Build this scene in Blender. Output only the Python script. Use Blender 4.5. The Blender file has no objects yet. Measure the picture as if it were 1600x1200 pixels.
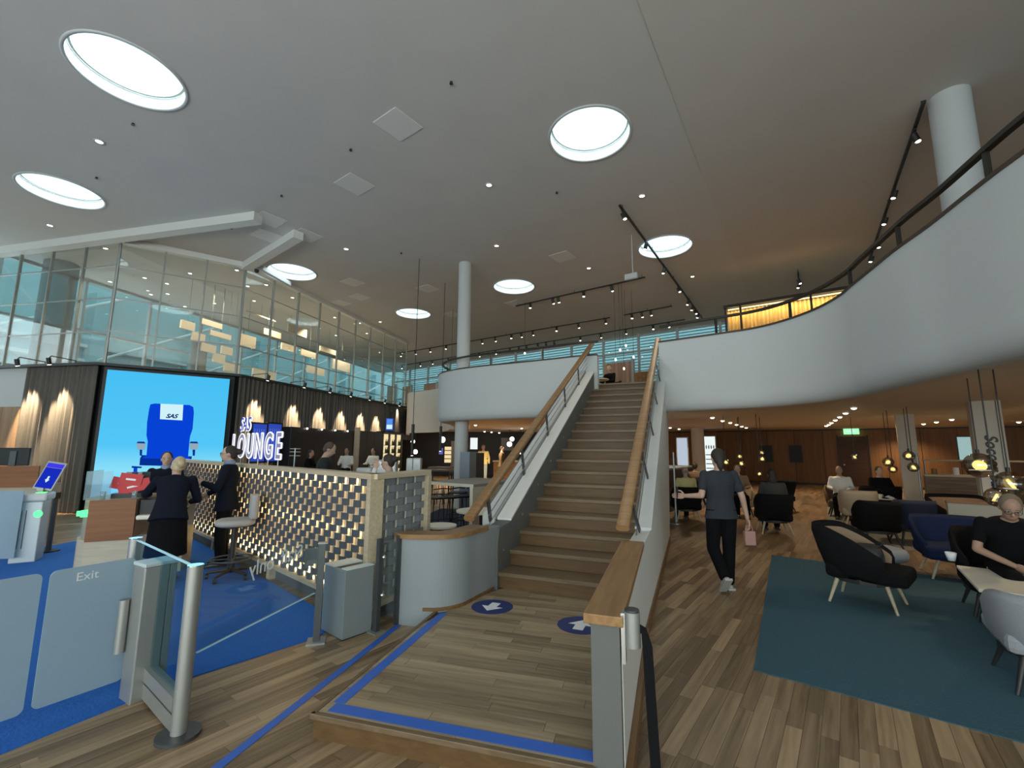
import bpy, bmesh, math, random
from mathutils import Vector, Matrix
random.seed(7)
PI = math.pi
S = bpy.context.scene
COL = S.collection
# ------------------------------------------------------------------ camera, world, big lights
FPX = 700.0
CAM = Vector((0, 0, 1.68))
_u = Vector((30.0, 4850.0, -FPX)).normalized()
_y = (Vector((0, 0, -1)) - _u * Vector((0, 0, -1)).dot(_u)).normalized()
_x = _y.cross(_u)
ROT = Matrix((_x, _y, _u))                      # camera axes -> world axes
cam = bpy.data.cameras.new('camera'); camo = bpy.data.objects.new('camera', cam); COL.objects.link(camo)
cam.sensor_width = 36.0; cam.lens = FPX / 1600 * 36.0; cam.clip_start = 0.05; cam.clip_end = 200
camo.matrix_world = Matrix.Translation(CAM) @ ROT.to_4x4()
S.camera = camo
S.view_settings.view_transform = 'Standard'; S.view_settings.look = 'None'
S.view_settings.gamma = 1.0; S.view_settings.use_curve_mapping = False
S.view_settings.exposure = 0.0
S.cycles.use_denoising = True
S.cycles.max_bounces = 7; S.cycles.diffuse_bounces = 4; S.cycles.glossy_bounces = 3
S.cycles.transmission_bounces = 5; S.cycles.transparent_max_bounces = 12
S.cycles.sample_clamp_indirect = 4.0
S.cycles.caustics_reflective = False; S.cycles.caustics_refractive = False
w = bpy.data.worlds.new('sky'); S.world = w; w.use_nodes = True
w.node_tree.nodes['Background'].inputs[0].default_value = (0.66, 0.92, 1.0, 1)
w.node_tree.nodes['Background'].inputs[1].default_value = 1.7

def area_light(name, loc, target, sx, sy, power, color, disk=False, spread=PI):
    l = bpy.data.lights.new(name, 'AREA'); l.shape = 'DISK' if disk else 'RECTANGLE'
    l.size = sx
    if not disk: l.size_y = sy
    l.energy = power; l.color = color; l.spread = spread
    o = bpy.data.objects.new(name, l); COL.objects.link(o); o.location = loc
    o.rotation_euler = (Vector(target) - Vector(loc)).to_track_quat('-Z', 'Y').to_euler()
    return o
def spot_light(name, loc, target, power, color, angle=60, blend=.6, radius=.03):
    l = bpy.data.lights.new(name, 'SPOT'); l.energy = power; l.color = color
    l.spot_size = math.radians(angle); l.spot_blend = blend; l.shadow_soft_size = radius
    o = bpy.data.objects.new(name, l); COL.objects.link(o); o.location = loc
    o.rotation_euler = (Vector(target) - Vector(loc)).to_track_quat('-Z', 'Y').to_euler()
    return o
def point_light(name, loc, power, color, radius=.05):
    l = bpy.data.lights.new(name, 'POINT'); l.energy = power; l.color = color; l.shadow_soft_size = radius
    o = bpy.data.objects.new(name, l); COL.objects.link(o); o.location = loc
    return o
WARM = (1.0, .72, .42)
DAY = (.86, .95, 1.0)
# daylight entering by the glazed front behind the camera and by the glazed side hall, plus an added ceiling fill
area_light('front_daylight', (-5.5, -6.6, 3.9), (-2.5, 10, 2.4), 15, 4.6, 330, DAY)
area_light('ceiling_fill', (-2.5, -6.5, 2.2), (-1.0, 6, 7.4), 17, 2.6, 960, (1.0, .93, .84))  # added upward fill lamp that brightens the ceiling
area_light('hall_daylight', (-18.2, 14.0, 4.2), (-5, 11, 2.6), 12, 4.2, 420, DAY)

# ------------------------------------------------------------------ pixel helpers (to read real positions off the plan)
def ray(px, py): return ROT @ Vector((px - 800, 600 - py, -FPX))
def at(px, py, z=0.0):
    d = ray(px, py); return CAM + d * ((z - CAM.z) / d.z)
def aty(px, py, Y):
    d = ray(px, py); return CAM + d * (Y / d.y)
def onplane(px, py, P, N):
    d = ray(px, py); return CAM + d * ((Vector(P) - CAM).dot(N) / d.dot(N))
def onface(px, py, a, b):
    """point on the vertical plane through plan points a and b"""
    t = Vector((b[0] - a[0], b[1] - a[1], 0)); N = Vector((t.y, -t.x, 0)).normalized()
    return onplane(px, py, (a[0], a[1], 0), N)

# ------------------------------------------------------------------ mesh builder
class MB:
    def __init__(s): s.v = []; s.f = []; s.m = []; s.sm = []
    def add(s, vs, fs, mi=0, smooth=False):
        b = len(s.v); s.v += [tuple(p) for p in vs]
        for f in fs: s.f.append([i + b for i in f]); s.m.append(mi); s.sm.append(smooth)
        return s
    def box(s, lo, hi, mi=0, M=None, bev=0.0):
        x0, y0, z0 = lo; x1, y1, z1 = hi
        if bev <= 0:
            vs = [(x0,y0,z0),(x1,y0,z0),(x1,y1,z0),(x0,y1,z0),(x0,y0,z1),(x1,y0,z1),(x1,y1,z1),(x0,y1,z1)]
            fs = [(0,3,2,1),(4,5,6,7),(0,1,5,4),(1,2,6,5),(2,3,7,6),(3,0,4,7)]
        else:
            bm = bmesh.new(); bmesh.ops.create_cube(bm, size=1.0)
            for v in bm.verts:
                v.co = Vector(((x0+x1)/2 + v.co.x*(x1-x0), (y0+y1)/2 + v.co.y*(y1-y0), (z0+z1)/2 + v.co.z*(z1-z0)))
            bmesh.ops.bevel(bm, geom=bm.edges[:] , offset=bev, segments=2, profile=.5, affect='EDGES')
            bm.verts.index_update()
            vs = [v.co.copy() for v in bm.verts]; fs = [[v.index for v in f.verts] for f in bm.faces]; bm.free()
        if M is not None: vs = [M @ Vector(p) for p in vs]
        return s.add(vs, fs, mi)
    def prism(s, poly, z0, z1, mi=0, cap=True):
        n = len(poly); z0s = z0 if isinstance(z0, (list, tuple)) else [z0]*n; z1s = z1 if isinstance(z1, (list, tuple)) else [z1]*n
        vs = [(p[0], p[1], z0s[i]) for i, p in enumerate(poly)] + [(p[0], p[1], z1s[i]) for i, p in enumerate(poly)]
        fs = [(i, (i+1) % n, n + (i+1) % n, n + i) for i in range(n)]
        if cap: fs += [tuple(range(n-1, -1, -1)), tuple(range(n, 2*n))]
        return s.add(vs, fs, mi)
    def cone(s, a, b, ra, rb, n=12, mi=0, cap=True, smooth=True):
        a = Vector(a); b = Vector(b); d = (b - a)
        if d.length < 1e-6: return s
        q = d.to_track_quat('Z', 'Y'); vs = []
        for c, r in ((a, ra), (b, rb)):
            for i in range(n):
                t = 2*PI*i/n; vs.append(c + q @ Vector((math.cos(t)*r, math.sin(t)*r, 0)))
        s.add(vs, [(i, (i+1) % n, n + (i+1) % n, n + i) for i in range(n)], mi, smooth)
        if cap:
            s.add(vs[:n], [tuple(range(n-1, -1, -1))], mi); s.add(vs[n:], [tuple(range(n))], mi)
        return s
    def cyl(s, a, b, r, n=12, mi=0, cap=True): return s.cone(a, b, r, r, n, mi, cap)
    def tube(s, pts, r, n=8, mi=0):
        for a, b in zip(pts[:-1], pts[1:]): s.cyl(a, b, r, n, mi)
        for p in pts[1:-1]: s.ball(p, (r, r, r), 8, 5, mi)
        return s
    def ball(s, c, r, nu=16, nv=10, mi=0, M=None):
        c = Vector(c); vs = []
        for j in range(nv + 1):
            ph = PI*j/nv
            for i in range(nu):
                t = 2*PI*i/nu
                p = Vector((r[0]*math.sin(ph)*math.cos(t), r[1]*math.sin(ph)*math.sin(t), r[2]*math.cos(ph)))
                if M is not None: p = M @ p
                vs.append(c + p)
        fs = []
        for j in range(nv):
            for i in range(nu):
                a, b = j*nu + i, j*nu + (i+1) % nu
                if j == 0: fs.append((a, a + nu, b + nu))
                elif j == nv - 1: fs.append((a, a + nu, b))
                else: fs.append((a, a + nu, b + nu, b))
        return s.add(vs, fs, mi, True)
    def lathe(s, prof, c=(0,0,0), n=24, mi=0, smooth=True, close=False):
        vs = []; k = len(prof)
        for r, z in prof:
            for i in range(n):
                t = 2*PI*i/n; vs.append((c[0] + r*math.cos(t), c[1] + r*math.sin(t), c[2] + z))
        fs = [(j*n + i, j*n + (i+1) % n, (j+1)*n + (i+1) % n, (j+1)*n + i) for j in range(k-1) for i in range(n)]
        s.add(vs, fs, mi, smooth)
        return s
    def sweep(s, path, profile, mi=0, closed_profile=True, smooth=False, caps=True):
        """path: plan points (x, y); profile: (offset to the left of travel, z)"""
        n = len(path); k = len(profile); vs = []
        for i, p in enumerate(path):
            a = Vector(path[max(i-1, 0)][:2]); b = Vector(path[min(i+1, n-1)][:2]); t = (b - a).normalized(); nn = Vector((-t.y, t.x))
            zo = p[2] if len(p) > 2 else 0
            for o, z in profile: vs.append((p[0] + nn.x*o, p[1] + nn.y*o, z + zo))
        fs = []
        kk = k if closed_profile else k - 1
        for i in range(n-1):
            for j in range(kk):
                a, b = i*k + j, i*k + (j+1) % k
                fs.append((a, a + k, b + k, b))
        s.add(vs, fs, mi, smooth)
        if caps and closed_profile:
            s.add(vs[:k], [tuple(range(k))], mi); s.add(vs[-k:], [tuple(range(k-1, -1, -1))], mi)
        return s
    def loft(s, rings, mi=0, smooth=True, cap=True):
        n = len(rings[0]); vs = [p for r in rings for p in r]
        fs = [(j*n + i, j*n + (i+1) % n, (j+1)*n + (i+1) % n, (j+1)*n + i) for j in range(len(rings)-1) for i in range(n)]
        s.add(vs, fs, mi, smooth)
        if cap: s.add(rings[0], [tuple(range(n-1, -1, -1))], mi); s.add(rings[-1], [tuple(range(n))], mi)
        return s
    def mesh(s, name, mats):
        me = bpy.data.meshes.new(name); me.from_pydata(s.v, [], s.f)
        for m in mats: me.materials.append(m)
        me.polygons.foreach_set('material_index', s.m); me.polygons.foreach_set('use_smooth', s.sm)
        me.update(); return me
    def obj(s, name, mats, parent=None, loc=None, rz=None):
        if not isinstance(mats, (list, tuple)): mats = [mats]
        o = bpy.data.objects.new(name, s.mesh(name, mats)); COL.objects.link(o)
        if parent is not None: o.parent = parent
        if loc is not None: o.location = loc
        if rz is not None: o.rotation_euler = (0, 0, rz)
        return o
def tag(o, label=None, cat=None, group=None, kind=None):
    if label: o['label'] = label
    if cat: o['category'] = cat
    if group: o['group'] = group
    if kind: o['kind'] = kind
    return o
def empty(name, loc=(0,0,0), rz=0.0, label=None, cat=None, group=None):
    o = bpy.data.objects.new(name, None); COL.objects.link(o); o.location = loc; o.rotation_euler = (0, 0, rz)
    o.empty_display_size = .1
    return tag(o, label, cat, group)
def text_mesh(c, name, parent, loc, rot):
    t = bpy.data.objects.new(name, c); me = bpy.data.meshes.new_from_object(t); bpy.data.objects.remove(t)
    o = bpy.data.objects.new(name, me); COL.objects.link(o)
    if parent is not None: o.parent = parent
    o.location = loc; o.rotation_euler = rot; return o
def lerp(a, b, t): return a + (b - a)*t
def struct(o): o['kind'] = 'structure'; return o
KIDS = {}
def copy_tree(o, parent=None):
    c = o.copy(); COL.objects.link(c)
    if parent is not None: c.parent = parent
    for ch in list(o.children): copy_tree(ch, c)
    return c
def rotz(a): return Matrix.Rotation(a, 4, 'Z')
def frame_of(a, b):
    """matrix whose x axis runs along plan direction a->b, origin at a"""
    d = Vector((b[0]-a[0], b[1]-a[1], 0)); ang = math.atan2(d.y, d.x)
    return Matrix.Translation((a[0], a[1], 0)) @ rotz(ang), d.length, ang

# ------------------------------------------------------------------ materials
MATS = {}
def nodes_of(name):
    m = bpy.data.materials.new(name); m.use_nodes = True; MATS[name] = m
    nt = m.node_tree; return m, nt, nt.nodes['Principled BSDF']
def mat(name, col, rough=.6, metal=0.0, spec=.5, noise=0.0, nscale=8.0, bump=0.0, sheen=0.0, trans=0.0, alpha=1.0):
    m, nt, p = nodes_of(name)
    c = (*col, 1); p.inputs['Base Color'].default_value = c; p.inputs['Roughness'].default_value = rough
    p.inputs['Metallic'].default_value = metal; p.inputs['Specular IOR Level'].default_value = spec
    if sheen: p.inputs['Sheen Weight'].default_value = sheen
    if trans: p.inputs['Transmission Weight'].default_value = trans
    if alpha < 1: p.inputs['Alpha'].default_value = alpha
    if noise or bump:
        tc = nt.nodes.new('ShaderNodeTexCoord'); nz = nt.nodes.new('ShaderNodeTexNoise'); nz.inputs['Scale'].default_value = nscale
        nz.inputs['Detail'].default_value = 6; nt.links.new(tc.outputs['Object'], nz.inputs['Vector'])
        if noise:
            mx = nt.nodes.new('ShaderNodeMix'); mx.data_type = 'RGBA'
            mx.inputs['A'].default_value = (*[max(0, x*(1-noise)) for x in col], 1); mx.inputs['B'].default_value = (*[min(1, x*(1+noise)) for x in col], 1)
            nt.links.new(nz.outputs['Fac'], mx.inputs['Factor']); nt.links.new(mx.outputs['Result'], p.inputs['Base Color'])
        if bump:
            bp = nt.nodes.new('ShaderNodeBump'); bp.inputs['Strength'].default_value = bump; bp.inputs['Distance'].default_value = .01
            nt.links.new(nz.outputs['Fac'], bp.inputs['Height']); nt.links.new(bp.outputs['Normal'], p.inputs['Normal'])
    return m
def glow(name, col, strength, sample=False):
    m = bpy.data.materials.new(name); m.use_nodes = True; nt = m.node_tree; nt.nodes.remove(nt.nodes['Principled BSDF'])
    e = nt.nodes.new('ShaderNodeEmission'); e.inputs[0].default_value = (*col, 1); e.inputs[1].default_value = strength
    nt.links.new(e.outputs[0], nt.nodes['Material Output'].inputs[0])
    if not sample: m.cycles.emission_sampling = 'NONE'
    return m
def wood(name, dark, light, rough=.45, grain=(1.5, 26, 26), rnd=.5, spec=.4):
    m, nt, p = nodes_of(name); L = nt.links.new
    tc = nt.nodes.new('ShaderNodeTexCoord'); mp = nt.nodes.new('ShaderNodeMapping'); mp.inputs['Scale'].default_value = grain
    oi = nt.nodes.new('ShaderNodeObjectInfo'); L(tc.outputs['Object'], mp.inputs['Vector'])
    sc = nt.nodes.new('ShaderNodeVectorMath'); sc.operation = 'SCALE'; sc.inputs[0].default_value = (37, 91, 13); L(oi.outputs['Random'], sc.inputs['Scale'])
    L(sc.outputs['Vector'], mp.inputs['Location'])
    nz = nt.nodes.new('ShaderNodeTexNoise'); nz.inputs['Scale'].default_value = 1.0; nz.inputs['Detail'].default_value = 7; nz.inputs['Distortion'].default_value = .6
    L(mp.outputs['Vector'], nz.inputs['Vector'])
    a = nt.nodes.new('ShaderNodeMath'); a.operation = 'MULTIPLY_ADD'; L(oi.outputs['Random'], a.inputs[0]); a.inputs[1].default_value = rnd; L(nz.outputs['Fac'], a.inputs[2])
    b = nt.nodes.new('ShaderNodeMath'); b.operation = 'SUBTRACT'; L(a.outputs[0], b.inputs[0]); b.inputs[1].default_value = rnd*.5
    cr = nt.nodes.new('ShaderNodeValToRGB'); cr.color_ramp.elements[0].position = .2; cr.color_ramp.elements[0].color = (*dark, 1)
    cr.color_ramp.elements[1].position = .85; cr.color_ramp.elements[1].color = (*light, 1)
    L(b.outputs[0], cr.inputs['Fac']); L(cr.outputs['Color'], p.inputs['Base Color'])
    p.inputs['Roughness'].default_value = rough; p.inputs['Specular IOR Level'].default_value = spec
    return m
def pane_mat(name, tint=(.93, .98, .98), refl=.12, haze=0.0, hazecol=(.7, .85, .9)):
    m = bpy.data.materials.new(name); m.use_nodes = True; nt = m.node_tree; nt.nodes.remove(nt.nodes['Principled BSDF']); L = nt.links.new
    t = nt.nodes.new('ShaderNodeBsdfTransparent'); t.inputs[0].default_value = (*tint, 1)
    g = nt.nodes.new('ShaderNodeBsdfGlossy'); g.inputs['Roughness'].default_value = .02
    mx = nt.nodes.new('ShaderNodeMixShader'); mx.inputs[0].default_value = refl; L(t.outputs[0], mx.inputs[1]); L(g.outputs[0], mx.inputs[2]); out = mx
    if haze:
        d = nt.nodes.new('ShaderNodeBsdfDiffuse'); d.inputs[0].default_value = (*hazecol, 1)
        tr = nt.nodes.new('ShaderNodeBsdfTranslucent'); tr.inputs[0].default_value = (*hazecol, 1)
        m3 = nt.nodes.new('ShaderNodeMixShader'); m3.inputs[0].default_value = .45; L(d.outputs[0], m3.inputs[1]); L(tr.outputs[0], m3.inputs[2])
        m2 = nt.nodes.new('ShaderNodeMixShader'); m2.inputs[0].default_value = haze; L(mx.outputs[0], m2.inputs[1]); L(m3.outputs[0], m2.inputs[2]); out = m2
    L(out.outputs[0], nt.nodes['Material Output'].inputs[0]); return m

M_ceil = mat('ceiling_plaster', (.64, .615, .59), .9, noise=.05, nscale=1.3, bump=.05)
M_ceil2 = mat('ceiling_plaster_lamplit', (.63, .59, .55), .9, noise=.05, nscale=1.3, bump=.05)  # warm lamp light on this part of the ceiling put into the plaster colour
M_white = mat('white_plaster', (.60, .61, .61), .75, noise=.02, nscale=3)
M_soffit = mat('soffit_plaster', (.72, .65, .56), .8, noise=.04, nscale=2)
M_offwhite = mat('offwhite_paint', (.78, .76, .73), .6, noise=.02)
M_greywall = mat('grey_painted_wall', (.135, .136, .13), .7, noise=.05, nscale=5)
M_lowwall = mat('pale_grey_wall', (.29, .31, .32), .7, noise=.04, nscale=5)
M_beige = mat('beige_wall', (.66, .62, .55), .8, noise=.04)
M_steel = mat('brushed_steel', (.46, .47, .47), .38, metal=.9, noise=.08, nscale=30)
M_alu = mat('satin_aluminium', (.40, .40, .38), .45, metal=.6, noise=.06, nscale=20)
M_chrome = mat('chrome', (.8, .8, .8), .12, metal=1.0)
M_dark = mat('dark_metal', (.035, .035, .035), .45, metal=.3)
M_darksteel = mat('dark_grey_steel', (.10, .105, .11), .42, metal=.6, noise=.1, nscale=15)
M_black = mat('black_plastic', (.012, .012, .014), .45)
M_blackfab = mat('black_fabric', (.008, .008, .009), .95, spec=.15, noise=.25, nscale=90, bump=.25)
M_navyfab = mat('navy_fabric', (.013, .022, .065), .95, spec=.15, noise=.25, nscale=90, bump=.25)
M_greyfab = mat('grey_fabric', (.30, .31, .34), .95, noise=.18, nscale=110, bump=.3)
M_beigefab = mat('beige_fabric', (.42, .34, .25), .95, noise=.15, nscale=90, bump=.25)
M_brownfab = mat('brown_fabric', (.30, .20, .13), .95, noise=.15, nscale=90, bump=.25)
M_bluecarp = mat('blue_carpet', (.010, .125, .50), .98, noise=.28, nscale=60, bump=.5)
M_tealcarp = mat('teal_carpet', (.035, .095, .13), .98, noise=.30, nscale=70, bump=.5)
M_greycarp = mat('grey_striped_carpet', (.20, .19, .16), .98, noise=.3, nscale=14, bump=.4)
M_felt = mat('grey_felt', (.072, .082, .098), .95, noise=.12, nscale=50, bump=.3)
M_felt2 = mat('light_grey_felt', (.23, .24, .25), .95, noise=.12, nscale=50, bump=.3)
M_tape = mat('blue_tape', (.035, .13, .55), .5, noise=.06)
M_navy = mat('navy_vinyl', (.018, .035, .17), .45)
M_whitev = mat('white_vinyl', (.85, .87, .9), .5)
M_bin = mat('pale_grey_laminate', (.22, .245, .25), .55, noise=.03)
M_whitelam = mat('cream_laminate', (.80, .74, .62), .35, noise=.03)
M_charcoal = mat('charcoal_panel', (.03, .03, .032), .5, noise=.1)
M_greybox = mat('blue_grey_laminate', (.19, .22, .27), .5)
M_curt = mat('grey_brown_curtain', (.135, .122, .108), .95, noise=.15, nscale=14, bump=.15)
M_gold = mat('gold_string_curtain', (.75, .50, .20), .7, noise=.2, nscale=25)
M_oak = wood('oak_wood', (.15, .075, .03), (.38, .21, .09), .42)
M_plank = wood('oak_plank', (.15, .095, .050), (.43, .295, .175), .36, rnd=.62)
M_plank2 = wood('oak_landing_plank', (.18, .125, .075), (.44, .335, .21), .42, rnd=.40)
M_tread = wood('oak_tread', (.11, .070, .038), (.225, .155, .092), .45, grain=(2, 30, 30), rnd=.15)
M_riser = wood('oak_riser', (.082, .040, .014), (.165, .090, .034), .5, grain=(2, 30, 30), rnd=.15)
M_palewood = wood('pale_birch', (.46, .36, .24), (.66, .55, .40), .5)
M_walnut = wood('walnut_panel', (.20, .072, .024), (.33, .13, .045), .45, rnd=.2)
M_panelwood = wood('wall_panel_wood', (.17, .078, .026), (.32, .155, .058), .5, grain=(14, 14, .6), rnd=.25)
M_pinkwood = wood('reddish_slat_wood', (.46, .27, .19), (.68, .44, .32), .5, grain=(20, 20, .8))
M_pinkwood2 = wood('warm_wall_wood', (.26, .155, .09), (.46, .31, .20), .5, grain=(9, 9, .5), rnd=.25)
M_laminate = wood('sand_laminate', (.42, .35, .25), (.58, .50, .38), .5, grain=(2, 2, 20))
M_glass = pane_mat('clear_glass', (.95, .985, .985), .10)
M_wallglass = pane_mat('hall_glass', (.92, .96, .95), .13)
M_gateglass = pane_mat('gate_glass', (.70, .86, .93), .08)
M_frost = pane_mat('frosted_glass', (.8, .9, .95), .05, haze=.80, hazecol=(.52, .64, .72))
M_acryl = pane_mat('acrylic', (.92, .95, .96), .10, haze=.18)
M_smoke = pane_mat('smoked_glass', (.55, .46, .38), .22)
M_skypane = pane_mat('skylight_glass', (.97, 1.0, 1.0), .03)
M_lamp = glow('warm_lamp', (1.0, .85, .62), 9.0)
M_lampw = glow('white_lamp', (1.0, .93, .80), 8.0)
M_yellow = glow('yellow_disc_lamp', (1.0, .86, .30), 3.0)
M_led = glow('led_strip', (1.0, .80, .45), 9.0, True)
M_green = glow('green_signal', (.08, 1.0, .22), 2.6)
M_exit = glow('exit_sign_green', (.35, .95, .45), 1.3)
M_scr = glow('screen_cyan', (.075, .53, .93), 1.0, True)
def _grad():
    nt = M_scr.node_tree; tc = nt.nodes.new('ShaderNodeTexCoord'); sp = nt.nodes.new('ShaderNodeSeparateXYZ'); cr = nt.nodes.new('ShaderNodeValToRGB')
    nt.links.new(tc.outputs['Generated'], sp.inputs[0]); nt.links.new(sp.outputs['Z'], cr.inputs['Fac']); e = [n for n in nt.nodes if n.type == 'EMISSION'][0]; nt.links.new(cr.outputs['Color'], e.inputs[0])
    k = cr.color_ramp; k.elements[0].position = .0; k.elements[0].color = (.16, .55, .92, 1); k.elements[1].position = 1.0; k.elements[1].color = (.065, .52, .90, 1)
    a = k.elements.new(.22); a.color = (.26, .74, .95, 1); b = k.elements.new(.42); b.color = (.085, .57, .93, 1)
_grad()
M_scr2 = glow('screen_cyan_pale', (.20, .66, .95), 1.0)
M_scrblue = glow('screen_seat_blue', (.002, .055, .66), 1.0)
M_scrnavy = glow('screen_seat_navy', (.002, .035, .36), .8)
M_scrwhite = glow('screen_white', (.62, .88, .95), 1.0)
M_scrgrey = glow('screen_grey', (.35, .50, .62), .8)
M_tvblue = glow('poster_blue', (.035, .085, .55), .8)
M_tvgrey = glow('tv_pale', (.42, .62, .62), .75)
M_tvwhite = glow('backlit_panel_plate_glow', (.85, .93, .92), 1.0)
M_signrim = glow('sign_white_rim', (.92, .94, 1.0), 1.25)
M_signface = glow('sign_lavender_face', (.30, .32, .50), .85)
M_warmshelf = glow('lit_shelf_back', (1.0, .80, .45), .9)
M_hem = glow('phone_screen', (.75, .7, 1.0), 1.4)
SKIN = mat('skin', (.52, .33, .25), .6, noise=.06); SKIN2 = mat('skin_tanned', (.40, .24, .17), .6, noise=.06)
H_dark = mat('dark_brown_hair', (.028, .019, .014), .7, noise=.3, nscale=60); H_blond = mat('blonde_hair', (.50, .40, .24), .6, noise=.35, nscale=45)
H_grey = mat('grey_hair', (.28, .26, .25), .7, noise=.3, nscale=60)
C_suit = mat('dark_navy_suit', (.007, .009, .018), .9, spec=.15, noise=.15); C_black = mat('black_trousers', (.005, .005, .006), .9, spec=.15, noise=.2)
C_tee = mat('charcoal_t_shirt', (.035, .039, .048), .9, spec=.2, noise=.15, nscale=40); C_white = mat('white_cloth', (.75, .72, .66), .8)
C_yellow = mat('pale_yellow_cloth', (.70, .58, .25), .8); C_brown = mat('brown_cloth', (.14, .09, .055), .85); C_scarf = mat('blue_scarf', (.20, .28, .42), .7)
C_pink = mat('dusty_pink_leather', (.42, .22, .19), .55); C_denim = mat('pale_denim', (.35, .42, .48), .8)
M_eye = mat('dark_iris', (.02, .015, .012), .2); M_eyew = mat('eye_white', (.8, .78, .75), .3); M_lip = mat('lip', (.36, .15, .13), .5); M_shoe = mat('pale_trainer', (.45, .44, .42), .7, noise=.2, nscale=30); M_shoeblack = mat('black_shoe', (.012, .012, .012), .35)
M_red = mat('red_flyer', (.60, .025, .03), .5)
M_label = mat('printed_white', (.8, .82, .82), .6)

def grid_floor_mat():
    m, nt, p = nodes_of('parquet'); L = nt.links.new
    tc = nt.nodes.new('ShaderNodeTexCoord'); mp = nt.nodes.new('ShaderNodeMapping'); mp.inputs['Rotation'].default_value = (0, 0, -math.radians(53.3))
    L(tc.outputs['Object'], mp.inputs['Vector'])
    br = nt.nodes.new('ShaderNodeTexBrick'); br.inputs['Scale'].default_value = 1.0; br.inputs['Brick Width'].default_value = .9; br.inputs['Row Height'].default_value = .09
    br.inputs['Mortar Size'].default_value = .0012; br.inputs['Color1'].default_value = (.16, .105, .056, 1); br.inputs['Color2'].default_value = (.37, .25, .15, 1)
    br.inputs['Mortar'].default_value = (.07, .045, .025, 1); br.offset = .37
    L(mp.outputs['Vector'], br.inputs['Vector'])
    mp2 = nt.nodes.new('ShaderNodeMapping'); mp2.inputs['Scale'].default_value = (1.5, 26, 1); L(mp.outputs['Vector'], mp2.inputs['Vector'])
    nz = nt.nodes.new('ShaderNodeTexNoise'); nz.inputs['Scale'].default_value = 1.0; nz.inputs['Detail'].default_value = 6; L(mp2.outputs['Vector'], nz.inputs['Vector'])
    mx = nt.nodes.new('ShaderNodeMix'); mx.data_type = 'RGBA'; mx.blend_type = 'OVERLAY'; mx.inputs['Factor'].default_value = .5
    L(br.outputs['Color'], mx.inputs['A']); L(nz.outputs['Fac'], mx.inputs['B']); L(mx.outputs['Result'], p.inputs['Base Color'])
    p.inputs['Roughness'].default_value = .34; p.inputs['Specular IOR Level'].default_value = .45
    return m
M_floor = grid_floor_mat()

# ------------------------------------------------------------------ plan data
GA = math.radians(36.7)
D2 = Vector((math.sin(GA), math.cos(GA), 0)); N2 = Vector((math.cos(GA), -math.sin(GA), 0))
def G(s, d): return N2*s + D2*d
CH = 7.4                                               # ceiling height
SA = .38
SD = Vector((math.sin(SA), math.cos(SA), 0)); SN = Vector((math.cos(SA), -math.sin(SA), 0))
SP = Vector((-.130, 5.293, 0))                         # foot of first riser, at its open side
LZ = .14; RISE = .1715; GO = .338; NST = 18; UP = LZ + RISE*NST    # landing, riser, going, upper floor
def st(w, a, z=0.0): return SP + SN*w + SD*a + Vector((0, 0, z))
SKY = [(-5.99, 6.21), (-10.27, 9.48), (1.40, 7.52), (-7.26, 14.10), (-4.26, 18.63), (.05, 15.33), (4.34, 12.09)]
FA0, FA1, FB1, FC1 = Vector((-16.6, 12.85, 0)), Vector((-10.86, 11.74, 0)), Vector((-8.40, 13.44, 0)), Vector((-5.75, 23.9, 0))

# ------------------------------------------------------------------ room shell
RX0, RX1, RY0, RY1 = -19, 26, -6, 40
struct(MB().box((RX0, RY0, -.2), (RX1, RY1, 0)).obj('floor', M_floor))
def plane_with_holes(name, outer, holes, z, material, flip=False):
    bm = bmesh.new(); edges = []
    for loop in [outer] + holes:
        vs = [bm.verts.new((p[0], p[1], z)) for p in loop]
        edges += [bm.edges.new((vs[i], vs[(i+1) % len(vs)])) for i in range(len(vs))]
    bmesh.ops.triangle_fill(bm, use_beauty=True, use_dissolve=False, edges=edges)
    for f in bm.faces:
        if (f.normal.z > 0) == flip: f.normal_flip()
    me = bpy.data.meshes.new(name); bm.to_mesh(me); bm.free(); me.materials.append(material)
    o = bpy.data.objects.new(name, me); COL.objects.link(o); return o
NR = 48; SR = .73
circ = lambda c, r, n=NR: [(c[0] + r*math.cos(2*PI*i/n), c[1] + r*math.sin(2*PI*i/n)) for i in range(n)]
HD = Vector((math.sin(math.radians(14.3)), math.cos(math.radians(14.3)), 0)); HP0 = at(10, 397, CH) - HD*4.5
HL = lambda t: HP0 + HD*t - Vector((HD.y, -HD.x, 0))*.15
_den = HD.x*D2.x + HD.y*D2.y; t_far = (21.5 - HL(0).dot(D2))/_den; cf = HL(t_far)
cr2 = G(12.3, 21.5)
ceil = struct(plane_with_holes('ceiling', [(RX0, RY0), (RX1, RY0), (RX1, cr2.y), (cr2.x, cr2.y), (cf.x, cf.y), (HL(0).x, HL(0).y), (RX0, HL(0).y)], [circ(c, SR) for c in SKY], CH, M_ceil))
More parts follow.
